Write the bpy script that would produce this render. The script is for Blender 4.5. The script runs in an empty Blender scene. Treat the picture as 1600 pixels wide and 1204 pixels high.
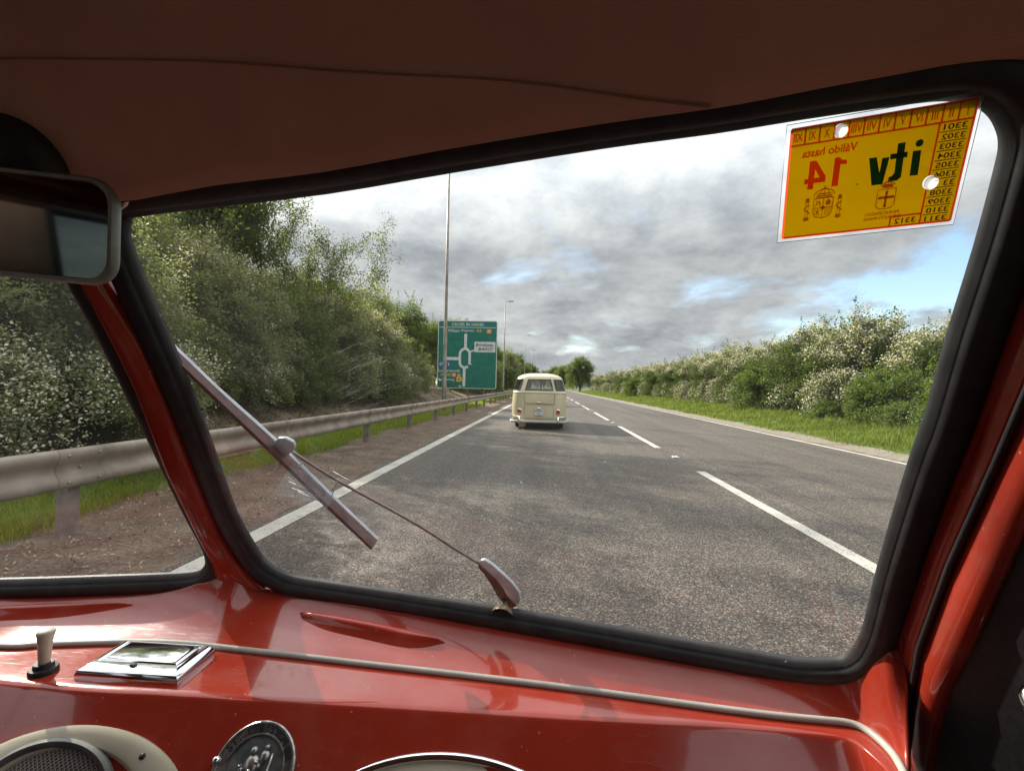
import bpy, bmesh, math, random
import numpy as np
from mathutils import Vector, Matrix
from mathutils.bvhtree import BVHTree
R = math.radians
S = bpy.context.scene
COL = S.collection
random.seed(7)

# ---------------------------------------------------------------- camera
CAM_Z = 1.36
FPX = 750.0                       # focal length in photo pixels (photo is 1600 wide)
YAW, ROLL = R(4.2), R(1.3)
FW = Vector((-math.sin(YAW), math.cos(YAW), 0)); R0 = Vector((math.cos(YAW), math.sin(YAW), 0)); U0 = Vector((0, 0, 1))
RI = R0*math.cos(ROLL) + U0*math.sin(ROLL); UI = U0*math.cos(ROLL) - R0*math.sin(ROLL)
CP = Vector((0, 0, CAM_Z))
cd = bpy.data.cameras.new('camera'); cam = bpy.data.objects.new('camera', cd); COL.objects.link(cam)
cd.sensor_fit = 'HORIZONTAL'; cd.sensor_width = 36; cd.lens = FPX/1600*36; cd.clip_start = 0.01; cd.clip_end = 6000
cam.matrix_world = Matrix(((RI.x, UI.x, -FW.x, CP.x), (RI.y, UI.y, -FW.y, CP.y), (RI.z, UI.z, -FW.z, CP.z), (0, 0, 0, 1)))
S.camera = cam

# ---------------------------------------------------------------- light
SUN_AZ, SUN_EL = R(54), R(33)      # left of the road direction, above the horizon
SUN_DIR = Vector((-math.sin(SUN_AZ)*math.cos(SUN_EL), math.cos(SUN_AZ)*math.cos(SUN_EL), math.sin(SUN_EL)))
sl = bpy.data.lights.new('sun', 'SUN'); sl.energy = 5.0; sl.angle = R(0.6); sl.color = (1, .93, .82)
so = bpy.data.objects.new('sun', sl); COL.objects.link(so); so.rotation_euler = SUN_DIR.to_track_quat('Z', 'Y').to_euler()
so.location = (-30, 30, 60)
S.view_settings.view_transform = 'Standard'; S.view_settings.look = 'None'
S.view_settings.exposure = 1.15; S.view_settings.gamma = 1
S.cycles.use_denoising = True
S.cycles.max_bounces = 10; S.cycles.diffuse_bounces = 5; S.cycles.transparent_max_bounces = 16
S.cycles.sample_clamp_indirect = 6

class NT:                          # small helper to write node trees
    def __init__(s, tree): s.t = tree; s.n = tree.nodes; s.l = tree.links; s.n.clear()
    def __call__(s, kind, *ins, **kw):
        n = s.n.new(kind)
        for k, v in kw.items():
            if k.startswith('i_'):
                s.put(n.inputs[k[2:].replace('_', ' ')], v)
            else: setattr(n, k, v)
        for i, v in enumerate(ins):
            if v is not None: s.put(n.inputs[i], v)
        return n
    def put(s, sock, v):
        if isinstance(v, bpy.types.Node): v = v.outputs[0]
        if isinstance(v, bpy.types.NodeSocket): s.l.new(v, sock)
        else: sock.default_value = v
    def math(s, op, a, b=None, c=None, clamp=False):
        n = s('ShaderNodeMath', a, b, c, operation=op); n.use_clamp = clamp; return n.outputs[0]
    def vmath(s, op, a, b=None):
        n = s('ShaderNodeVectorMath', a, b, operation=op); return n.outputs['Value' if op in ('DOT_PRODUCT', 'LENGTH', 'DISTANCE') else 'Vector']
    def mix(s, f, a, b, mode='MIX'):
        n = s.n.new('ShaderNodeMix'); n.data_type = 'RGBA'; n.blend_type = mode
        s.put(n.inputs[0], f); s.put(n.inputs[6], a); s.put(n.inputs[7], b); return n.outputs[2]
    def ramp(s, f, stops, interp='LINEAR'):
        n = s.n.new('ShaderNodeValToRGB'); s.put(n.inputs[0], f); e = n.color_ramp.elements; n.color_ramp.interpolation = interp
        while len(e) < len(stops): e.new(.5)
        for k, (p, c) in zip(e, stops):
            k.position = p; k.color = (c, c, c, 1) if isinstance(c, (int, float)) else (*c, 1)
        return n.outputs[0]
    def noise(s, vec, scale, detail=4, rough=.55, dist=0.):
        n = s('ShaderNodeTexNoise'); s.put(n.inputs['Vector'], vec)
        n.inputs['Scale'].default_value = scale; n.inputs['Detail'].default_value = detail
        n.inputs['Roughness'].default_value = rough; n.inputs['Distortion'].default_value = dist; return n.outputs['Fac']
def c4(c): return (*c, 1) if len(c) == 3 else c

w = bpy.data.worlds.new('World'); S.world = w; w.use_nodes = True
g = NT(w.node_tree)
sky = g('ShaderNodeTexSky', sky_type='NISHITA', sun_disc=False, sun_elevation=SUN_EL, sun_rotation=-SUN_AZ, altitude=100, air_density=1.0, dust_density=1.0, ozone_density=1.5)
skyc = g.vmath('SCALE', sky.outputs[0]); skyc.node.inputs[3].default_value = .125
d = g('ShaderNodeTexCoord').outputs['Generated']
sp = g('ShaderNodeSeparateXYZ', d)
zz = g.math('ADD', g.math('MAXIMUM', sp.outputs[2], 0.0), .30)
px = g.math('DIVIDE', sp.outputs[0], zz); py = g.math('DIVIDE', sp.outputs[1], zz)
pv = g('ShaderNodeCombineXYZ', px, py, 0.37).outputs[0]
pvb = g.vmath('ADD', pv, (3.1, 7.7, 2.0))
n1 = g.noise(pv, 1.5, 12, .58, .25)
n2 = g.noise(pvb, 2.6, 14, .60, .2)
n3 = g.noise(pvb, 8.5, 12, .66, .15)
# a clear band low on the right of the road
bandaz = g.math('POWER', g.math('MAXIMUM', g.vmath('DOT_PRODUCT', g.vmath('NORMALIZE', d), Vector((.50, .86, .14)).normalized()), 0.0), 34.0)
low = g.ramp(sp.outputs[2], [(0.0, .25), (.05, .3), (.10, 1.0), (.18, .95), (.27, 0.0)])
dens = g.math('SUBTRACT', n1, g.math('MULTIPLY', g.math('MULTIPLY', bandaz, low), .30))
cover = g.ramp(dens, [(.285, 0.0), (.345, .7), (.41, 1.0)])
sund = g.math('MAXIMUM', g.vmath('DOT_PRODUCT', d, SUN_DIR), 0.0)
shade = g.math('ADD', g.math('MULTIPLY', n2, .68), g.math('MULTIPLY', n3, .32))
tone = g.ramp(shade, [(.38, (.70, .705, .715)), (.47, (.575, .587, .61)), (.555, (.455, .473, .505)), (.66, (.335, .355, .39))])
glow = g.math('MULTIPLY_ADD', g.math('POWER', sund, 5.0), .32, .66)
zen = g.ramp(sp.outputs[2], [(.26, .36), (.60, 1.15)])          # overcast: brighter overhead than at the horizon
glow = g.math('MULTIPLY', glow, g.math('MULTIPLY', zen, 1.85))
tone = g.mix(g.ramp(sp.outputs[2], [(.0, .75), (.09, 0.0)]), tone, (.46, .475, .50, 1)); tone2 = g.vmath('SCALE', tone); g.put(tone2.node.inputs[3], glow)
final = g.mix(cover, skyc, tone2)
bg = g('ShaderNodeBackground', final, 1.0)
bg.inputs['Strength'].default_value = 1.0
g('ShaderNodeOutputWorld', bg)

# ---------------------------------------------------------------- materials
MATS = {}
def mat(name, base=(.5, .5, .5), rough=.5, metal=0., coat=0., spec=.5, build=None):
    if name in MATS: return MATS[name]
    m = bpy.data.materials.new(name); m.use_nodes = True; g = NT(m.node_tree)
    p = g('ShaderNodeBsdfPrincipled'); p.inputs['Base Color'].default_value = c4(base); p.inputs['Roughness'].default_value = rough
    p.inputs['Metallic'].default_value = metal; p.inputs['Coat Weight'].default_value = coat; p.inputs['Coat Roughness'].default_value = .04
    p.inputs['Specular IOR Level'].default_value = spec
    out = g('ShaderNodeOutputMaterial', p)
    if build: build(g, p, out)
    MATS[name] = m; return m
def obco(g): return g('ShaderNodeTexCoord').outputs['Object']
def gpos(g): return g('ShaderNodeNewGeometry').outputs['Position']
def bump(g, p, h, strength=.3, dist=.01):
    b = g('ShaderNodeBump'); b.inputs['Strength'].default_value = strength; b.inputs['Distance'].default_value = dist
    g.put(b.inputs['Height'], h); g.l.new(b.outputs[0], p.inputs['Normal'])
def varied(a, b, scale, rough=.6, bmp=0., bd=.01, detail=5):
    def f(g, p, out):
        n = g.noise(gpos(g), scale, detail)
        g.put(p.inputs['Base Color'], g.mix(g.ramp(n, [(.35, 0.0), (.65, 1.0)]), c4(a), c4(b)))
        p.inputs['Roughness'].default_value = rough
        if bmp: bump(g, p, n, bmp, bd)
    return f
def asphalt(g, p, out):
    P = gpos(g)
    v = g('ShaderNodeTexVoronoi'); g.put(v.inputs['Vector'], P); v.inputs['Scale'].default_value = 78
    v2 = g('ShaderNodeTexVoronoi'); g.put(v2.inputs['Vector'], P); v2.inputs['Scale'].default_value = 24
    chip = g('ShaderNodeSeparateColor', v.outputs['Color']).outputs[0]
    chip2 = g('ShaderNodeSeparateColor', v2.outputs['Color']).outputs[1]
    c = g.ramp(chip, [(0, (.036, .033, .031)), (.5, (.080, .072, .066)), (.85, (.122, .109, .099)), (1, (.19, .17, .152))])
    gap = g.ramp(v.outputs['Distance'], [(.25, 1.0), (.60, .35)])
    c = g.mix(1.0, c, gap, 'MULTIPLY'); c = g.mix(1.0, c, (1.50, 1.36, 1.21, 1), 'MULTIPLY')
    big = g.noise(g.vmath('MULTIPLY', P, (1.8, .10, 1)), 1.0, 6, .62)
    c = g.mix(1.0, c, g.ramp(big, [(.3, .66), (.7, 1.30)]), 'MULTIPLY')
    c = g.mix(.35, c, g.ramp(chip2, [(0, .6), (1, 1.35)]), 'MULTIPLY')
    sx = g('ShaderNodeSeparateXYZ', P).outputs[0]
    wheel = g.math('ABSOLUTE', g.math('SINE', g.math('MULTIPLY', g.math('ADD', sx, .05), 1.7)))
    c = g.mix(1.0, c, g.ramp(wheel, [(0, 1.02), (1, 1.14)]), 'MULTIPLY')
    g.put(p.inputs['Base Color'], c); p.inputs['Roughness'].default_value = .66; p.inputs['Specular IOR Level'].default_value = .32
    cr = g('ShaderNodeTexVoronoi', feature='DISTANCE_TO_EDGE'); g.put(cr.inputs['Vector'], g.vmath('ADD', g.vmath('MULTIPLY', P, (.55, .16, 1)), g.vmath('SCALE', g('ShaderNodeTexNoise', P).outputs['Color']))); cr.inputs['Scale'].default_value = 1.0
    ck = g.math('MULTIPLY', g.ramp(cr.outputs[0], [(.003, 1.0), (.008, 0.0)]), g.ramp(g.noise(P, .35, 2), [(.5, 0.0), (.58, .75)]))
    seam = g.math('MULTIPLY', g.ramp(g.math('ABSOLUTE', g.math('SUBTRACT', sx, g.math('MULTIPLY_ADD', g.noise(P, 1.5, 3), .06, 3.02))), [(.012, 1.0), (.03, 0.0)]), .55)
    p.inputs['Base Color'].links[0]; c2 = g.mix(g.math('MAXIMUM', ck, seam), c, (.022, .021, .021, 1)); g.put(p.inputs['Base Color'], c2)
    h = g.math('MULTIPLY_ADD', v.outputs['Distance'], -1.0, g.math('MULTIPLY', chip, .6))
    bump(g, p, h, .75, .008)
def paintline(g, p, out):
    P = gpos(g)
    n = g.noise(P, 55, 4, .7); n2 = g.noise(P, 2.2, 4)
    k = g.math('ADD', g.math('MULTIPLY', n, .75), g.math('MULTIPLY', n2, .35))
    g.put(p.inputs['Base Color'], g.mix(g.ramp(k, [(.545, 0.0), (.68, .9)]), c4((.44, .41, .355)), c4((.14, .13, .12))))
    p.inputs['Roughness'].default_value = .7; bump(g, p, n, .5, .006)
def earth(g, p, out):
    P = gpos(g)
    a = g.noise(P, 2.0, 8, .65); b = g.noise(P, 38, 6, .7)
    v = g('ShaderNodeTexVoronoi'); g.put(v.inputs['Vector'], P); v.inputs['Scale'].default_value = 46
    c = g.ramp(a, [(.3, (.125, .085, .062)), (.55, (.215, .158, .118)), (.75, (.32, .245, .19))])
    c = g.mix(1.0, c, g.ramp(b, [(.3, .45), (.6, 1.1), (.75, 1.7)]), 'MULTIPLY')
    g.put(p.inputs['Base Color'], c); p.inputs['Roughness'].default_value = .95; p.inputs['Specular IOR Level'].default_value = .1
    bump(g, p, g.math('ADD', b, g.math('MULTIPLY', v.outputs['Distance'], .8)), .9, .03)
def leafmat(name, a, b, trans=.45, rough=.5, hue=None):
    def f(g, p, out):
        rnd = g('ShaderNodeNewGeometry').outputs['Random Per Island']
        n = g.noise(gpos(g), .9, 3)
        k = g.math('ADD', g.math('MULTIPLY', rnd, .72), g.math('MULTIPLY', g.ramp(n, [(.35, 0.0), (.65, 1.0)]), .28))
        c = g.mix(k, c4(a), c4(b))
        if hue: c = g.mix(g.ramp(rnd, [(.88, 0.0), (.93, 1.0)]), c, c4(hue))
        d_ = g('ShaderNodeBsdfPrincipled'); g.put(d_.inputs['Base Color'], c); d_.inputs['Roughness'].default_value = rough; d_.inputs['Specular IOR Level'].default_value = .25
        t = g('ShaderNodeBsdfTranslucent'); g.put(t.inputs['Color'], g.mix(1.0, c, (1.35, 1.25, .55, 1), 'MULTIPLY'))
        m = g('ShaderNodeMixShader', trans, d_, t); g.put(out.inputs[0], m)
    return mat(name, build=f)
def redpaint(g, p, out):
    n = g.noise(gpos(g), 160, 3); n2 = g.noise(gpos(g), 7, 4)
    g.put(p.inputs['Roughness'], g.ramp(n2, [(.3, .14), (.7, .24)]))
    g.put(p.inputs['Base Color'], g.mix(g.ramp(n2, [(.3, 0.0), (.7, 1.0)]), c4((.385, .046, .024)), c4((.325, .037, .021))))
    v = g('ShaderNodeTexVoronoi'); g.put(v.inputs['Vector'], gpos(g)); v.inputs['Scale'].default_value = 210        # settled dust and small chips
    on = g.ramp(g('ShaderNodeSeparateColor', v.outputs['Color']).outputs[0], [(.965, 0.0), (.97, 1.0)])
    sp = g.math('MULTIPLY', g.ramp(v.outputs['Distance'], [(.12, 1.0), (.22, 0.0)]), on)
    scr = g.noise(g.vmath('MULTIPLY', gpos(g), (40, 400, 300)), 1.0, 3, .7)
    film = g.math('MULTIPLY', g.ramp(g.noise(gpos(g), 22, 6, .7), [(.45, 0.0), (.75, .10)]), 1.0)
    base = g.mix(g.math('MAXIMUM', g.math('MULTIPLY', sp, .6), film), g.mix(g.ramp(n2, [(.3, 0.0), (.7, 1.0)]), c4((.36, .034, .016)), c4((.30, .027, .014))), (.42, .33, .27, 1))
    g.put(p.inputs['Base Color'], base)
    g.put(p.inputs['Roughness'], g.math('ADD', g.ramp(n2, [(.3, .12), (.7, .21)]), g.math('MULTIPLY', g.ramp(scr, [(.55, 0.0), (.7, 1.0)]), .14)))
    bump(g, p, g.math('ADD', g.math('MULTIPLY', n, .04), n2), .06, .01)
def fabric(g, p, out):
    P = gpos(g)
    w1 = g('ShaderNodeTexWave', wave_type='BANDS', bands_direction='X'); g.put(w1.inputs['Vector'], P); w1.inputs['Scale'].default_value = 260; w1.inputs['Distortion'].default_value = 1.0
    w2 = g('ShaderNodeTexWave', wave_type='BANDS', bands_direction='Y'); g.put(w2.inputs['Vector'], P); w2.inputs['Scale'].default_value = 260; w2.inputs['Distortion'].default_value = 1.0
    n = g.noise(P, 14, 5, .6); k = g.math('MULTIPLY', w1.outputs['Fac'], w2.outputs['Fac'])
    c = g.mix(g.ramp(n, [(.3, 0.0), (.7, 1.0)]), c4((.62, .34, .25)), c4((.53, .285, .205)))
    g.put(p.inputs['Base Color'], g.mix(1.0, c, g.ramp(k, [(0, .88), (.6, 1.03)]), 'MULTIPLY'))
    p.inputs['Roughness'].default_value = .95; p.inputs['Specular IOR Level'].default_value = .1; p.inputs['Sheen Weight'].default_value = .2
    bump(g, p, g.math('ADD', k, g.math('ADD', g.math('MULTIPLY', n, 2.0), g.math('MULTIPLY', g.noise(P, 3.2, 3), 26.0))), .30, .002)
def schlick(g, f0=.04):               # reflectance of a glass face, the same from both sides
    ge = g('ShaderNodeNewGeometry'); c = g.math('ABSOLUTE', g.vmath('DOT_PRODUCT', ge.outputs['Normal'], ge.outputs['Incoming']))
    return g.math('MULTIPLY_ADD', g.math('POWER', g.math('SUBTRACT', 1.0, c), 5.0), 1-f0, f0)
def glass(g, p, out):
    # clean pane + thin film of road dust, smears and wiper scratches round the spindle (object space = the pane's own plane)
    P = obco(g)
    fr = schlick(g)
    gl = g('ShaderNodeBsdfGlossy'); gl.inputs['Roughness'].default_value = 0.0; gl.inputs['Color'].default_value = (1, 1, 1, 1)
    tr = g('ShaderNodeBsdfTransparent', (.97, .985, .975, 1))
    a = g('ShaderNodeMixShader', g.math('MULTIPLY', fr, .45), tr, gl)
    dist = g.vmath('DISTANCE', P, PIVOT_LOCAL)
    smear = g.noise(g.vmath('MULTIPLY', P, (6, 16, 6)), 1.0, 6, .65, .6)
    rv = g('ShaderNodeCombineXYZ', g.math('MULTIPLY', dist, 620.0), g.math('MULTIPLY', g.noise(P, 30.0, 2), 6.0), 0.0).outputs[0]
    rings = g.noise(rv, 1.0, 1)
    patch = g.noise(P, 7.0, 3)
    near = g.ramp(g.vmath('DISTANCE', P, SCRATCH_LOCAL), [(.015, 1.0), (.055, 0.0)])
    scr = g.math('MULTIPLY', g.math('MULTIPLY', g.ramp(rings, [(.60, 0.0), (.66, 1.0)]), near), g.ramp(patch, [(.40, 0.0), (.55, 1.0)]))
    spots = g('ShaderNodeTexVoronoi'); g.put(spots.inputs['Vector'], P); spots.inputs['Scale'].default_value = 70
    sp_ = g.math('MULTIPLY', g.ramp(spots.outputs['Distance'], [(.05, 1.0), (.09, 0.0)]), g.ramp(g('ShaderNodeSeparateColor', spots.outputs['Color']).outputs[0], [(.86, 0.0), (.88, 1.0)]))
    dust = g.math('ADD', g.ramp(smear, [(.36, .002), (.62, .009)]), g.math('ADD', g.math('MULTIPLY', scr, .08), g.math('MULTIPLY', sp_, .18)))
    tl = g('ShaderNodeBsdfTranslucent', (.8, .78, .72, 1)); df = g('ShaderNodeBsdfDiffuse', (.8, .78, .72, 1))
    dd = g('ShaderNodeMixShader', .35, tl, df)
    b = g('ShaderNodeMixShader', dust, a, dd)
    g.put(out.inputs[0], b)
def bark(g, p, out):
    P = gpos(g); n = g.noise(g.vmath('MULTIPLY', P, (9, 9, 2)), 1.5, 6, .7)
    g.put(p.inputs['Base Color'], g.ramp(n, [(.3, (.045, .036, .027)), (.7, (.13, .11, .085))])); p.inputs['Roughness'].default_value = .9
    bump(g, p, n, .8, .03)

M = dict(
 asphalt=mat('asphalt', build=asphalt), line=mat('line_paint', build=paintline), earth=mat('earth', build=earth),
 grit=mat('roadside_grit', build=varied((.12, .095, .07), (.21, .175, .135), 9, .95, .5, .01, 8)),
 field=mat('field', build=varied((.035, .06, .018), (.07, .10, .03), .3, .95)),
 verge=mat('verge', build=varied((.05, .085, .02), (.09, .12, .035), 1.2, .95)),
 red=mat('red_paint', coat=.55, spec=.28, build=redpaint),
 fabric=mat('headliner_fabric', build=fabric),
 rubber=mat('rubber', (.018, .018, .020), .38, build=varied((.014, .014, .016), (.028, .028, .030), 60, .55, .15, .001)),
 black=mat('black_vinyl', (.010, .010, .011), .6, build=varied((.008, .008, .009), (.016, .016, .017), 200, .6, .3, .001)),
 chrome=mat('chrome', (.85, .86, .88), .07, 1.0, build=varied((.80, .81, .83), (.88, .88, .90), 30, .07)),
 dullmetal=mat('dull_metal', (.42, .41, .44), .5, .15, build=varied((.44, .46, .50), (.56, .58, .63), 90, .5)),
 wiperdark=mat('wiper_edge', (.10, .045, .04), .6, build=varied((.07, .03, .028), (.14, .065, .055), 80, .6)),
 cream=mat('cream_enamel', (.60, .54, .40), .35, coat=.3, build=varied((.55, .49, .36), (.63, .57, .43), 9, .35)),
 ivory=mat('ivory_plastic', (.62, .54, .42), .4, build=varied((.55, .47, .36), (.66, .58, .46), 60, .4)),
 piping=mat('piping_vinyl', (.55, .52, .45), .45, build=varied((.36, .335, .29), (.44, .415, .365), 25, .5)),
 mirror=mat('mirror_glass', (.16, .18, .18), .04, 1.0, build=varied((.14, .165, .15), (.21, .24, .215), 12, .04)),
 mirrorrim=mat('mirror_rim', (.30, .30, .28), .4, .5, build=varied((.17, .17, .16), (.26, .26, .24), 40, .4)),
 galv=mat('galvanised', (.3, .27, .24), .6, .25, build=varied((.19, .150, .118), (.325, .268, .215), 3.5, .62, .1, .004, 8)),
 postm=mat('barrier_post', (.2, .17, .15), .7, .2, build=varied((.13, .105, .09), (.24, .20, .175), 8, .7)),
 pole=mat('lamp_pole', (.26, .24, .2), .55, .2, build=varied((.20, .18, .145), (.33, .30, .25), 2.5, .55)),
 lantern=mat('lantern', (.12, .12, .12), .4, build=varied((.10, .10, .10), (.16, .16, .16), 20, .4)),
 sgreen=mat('sign_green', (.004, .10, .075), .35, build=varied((.003, .125, .092), (.005, .165, .122), 2.5, .35)),
 swhite=mat('sign_white', (.62, .64, .62), .4, build=varied((.50, .52, .50), (.68, .69, .67), 6, .4)),
 sblue=mat('sign_blue', (.02, .09, .40), .4, build=varied((.02, .08, .36), (.03, .11, .44), 5, .4)),
 syellow=mat('sign_yellow', (.70, .46, .02), .4, build=varied((.62, .40, .02), (.75, .50, .03), 5, .4)),
 sorange=mat('sign_orange', (.75, .22, .03), .4, build=varied((.65, .18, .03), (.78, .26, .04), 5, .4)),
 sred=mat('sign_red', (.45, .03, .02), .4, build=varied((.40, .03, .02), (.5, .04, .03), 5, .4)),
 sblack=mat('sign_black', (.02, .02, .02), .4, build=varied((.015, .015, .015), (.03, .03, .03), 5, .4)),
 bark=mat('bark', build=bark),
 buspaint=mat('cream_paint', (.66, .58, .36), .25, coat=.6, build=varied((.50, .435, .27), (.59, .52, .335), 1.6, .34)),
 busglass=mat('van_glass'), tyre=mat('tyre', (.02, .02, .02), .8, build=varied((.015, .015, .015), (.035, .033, .03), 30, .85)),
 redlens=mat('red_lens', (.30, .015, .01), .15, build=varied((.25, .01, .01), (.34, .02, .015), 40, .15)),
 seam=mat('seam_dark', (.08, .07, .045), .8, build=varied((.06, .052, .034), (.10, .088, .058), 20, .8)),
 seat=mat('seat_cloth', (.05, .045, .04), .9, build=varied((.035, .03, .028), (.07, .062, .055), 20, .9)),
 bluetxt=mat('plate_blue', (.03, .08, .25), .5, build=varied((.03, .07, .22), (.04, .09, .28), 20, .5)),
 pewter=mat('pewter', (.34, .33, .31), .32, .9, build=varied((.20, .195, .185), (.50, .48, .45), 110, .34, .4, .002)),
 patina=mat('patina', (.06, .09, .10), .4, .7, build=varied((.10, .12, .125), (.26, .26, .25), 90, .4, .3, .001)),
 mesh=mat('speaker_mesh'),
)
def _bg(g, p, out):
    fr = schlick(g, .06); tr = g('ShaderNodeBsdfTransparent', (.80, .83, .83, 1)); gl = g('ShaderNodeBsdfGlossy'); gl.inputs['Roughness'].default_value = .02
    g.put(out.inputs[0], g('ShaderNodeMixShader', fr, tr, gl))
def rebuild(m, f):
    g = NT(m.node_tree); p = g('ShaderNodeBsdfPrincipled'); out = g('ShaderNodeOutputMaterial', p); f(g, p, out)
rebuild(M['busglass'], _bg)
def _mesh(g, p, out):
    P = gpos(g); k = None
    for a in (R(45), R(-45)):
        q = g.vmath('DOT_PRODUCT', P, (math.cos(a), -.63*math.sin(a), -.77*math.sin(a)))
        s = g.math('ABSOLUTE', g.math('SINE', g.math('MULTIPLY', q, 1150.0)))
        k = s if k is None else g.math('MINIMUM', k, s)
    wire = g.ramp(k, [(.30, 1.0), (.5, 0.0)])
    g.put(p.inputs['Base Color'], g.mix(wire, c4((.012, .012, .013)), c4((.26, .22, .18)))); g.put(p.inputs['Metallic'], g.math('MULTIPLY', wire, .7))
    p.inputs['Roughness'].default_value = .45; bump(g, p, wire, .8, .001)
rebuild(M['mesh'], _mesh)
def sticker_mat(name, a, b, t=.32):
    def f(g, p, out):
        n = g.noise(gpos(g), 40, 4); c = g.mix(g.ramp(n, [(.3, 0.0), (.7, 1.0)]), c4(a), c4(b))
        g.put(p.inputs['Base Color'], c); p.inputs['Roughness'].default_value = .4
        tl = g('ShaderNodeBsdfTranslucent'); g.put(tl.inputs[0], c)
        g.put(out.inputs[0], g('ShaderNodeMixShader', t, p, tl))
    return mat(name, build=f)
M['styellow'] = sticker_mat('sticker_yellow', (.51, .37, .004), (.54, .39, .005), .8)
M['stred'] = sticker_mat('sticker_red', (.88, .075, .03), (.92, .09, .035), .85)
M['storange'] = sticker_mat('sticker_orange', (.55, .15, .006), (.6, .18, .008), .8)
M['stgreen'] = sticker_mat('sticker_green', (.01, .07, .035), (.012, .09, .045), .6)
M['stblack'] = sticker_mat('sticker_ink', (.10, .07, .01), (.14, .09, .012), .6)
M['sthole'] = sticker_mat('sticker_punch_white', (.95, .95, .95), (.97, .97, .97), .85)
def _film(g, p, out):
    tr = g('ShaderNodeBsdfTransparent', (.96, .96, .97, 1)); tl = g('ShaderNodeBsdfTranslucent', (.95, .95, .97, 1))
    n = g.noise(gpos(g), 60, 3)
    g.put(out.inputs[0], g('ShaderNodeMixShader', g.ramp(n, [(.3, .10), (.7, .20)]), tr, tl))
M['film'] = mat('clear_film', build=_film)
LEAF = dict(
 hawthorn=leafmat('hawthorn_leaf', (.038, .068, .016), (.105, .145, .034), .40),
 bright=leafmat('bright_leaf', (.055, .098, .018), (.135, .185, .036), .42),
 dark=leafmat('dark_leaf', (.038, .07, .02), (.17, .22, .07), .5),
 ash=leafmat('ash_leaf', (.045, .075, .02), (.13, .16, .045), .5),
 grey=leafmat('greyish_leaf', (.095, .125, .065), (.27, .30, .18), .55),
 grass=leafmat('grass_blade', (.075, .125, .018), (.18, .235, .042), .42, .6, hue=(.26, .23, .09)),
 lawn=leafmat('lawn_blade', (.12, .19, .014), (.25, .32, .032), .5, .6),
 petal=leafmat('petal', (.40, .375, .29), (.68, .65, .54), .22, .7),
)

# ---------------------------------------------------------------- mesh helpers
def tag(o, label=None, cat=None, group=None, kind=None):
    for k, v in (('label', label), ('category', cat), ('group', group), ('kind', kind)):
        if v: o[k] = v
    return o
def empty(name, loc, label, cat, group=None):
    o = bpy.data.objects.new(name, None); o.empty_display_size = .1; COL.objects.link(o); o.location = loc
    return tag(o, label, cat, group)
def origin_of(p):
    v = Vector((0, 0, 0))
    while p: v = v + p.location; p = p.parent
    return v
def link(name, me, m=None, parent=None, smooth=True, world=True):
    o = bpy.data.objects.new(name, me); COL.objects.link(o)
    if m is not None:
        for x in (m if isinstance(m, (list, tuple)) else [m]): me.materials.append(x)
    if parent:
        o.parent = parent
        if world: o.location = -origin_of(parent)
    if smooth: me.shade_smooth()
    return o
def mesh(name, vs, fs, m, parent=None, smooth=True, mi=None, world=True):
    me = bpy.data.meshes.new(name); me.from_pydata([tuple(v) for v in vs], [], fs); me.update()
    if mi: me.polygons.foreach_set('material_index', mi)
    return link(name, me, m, parent, smooth, world)
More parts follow.
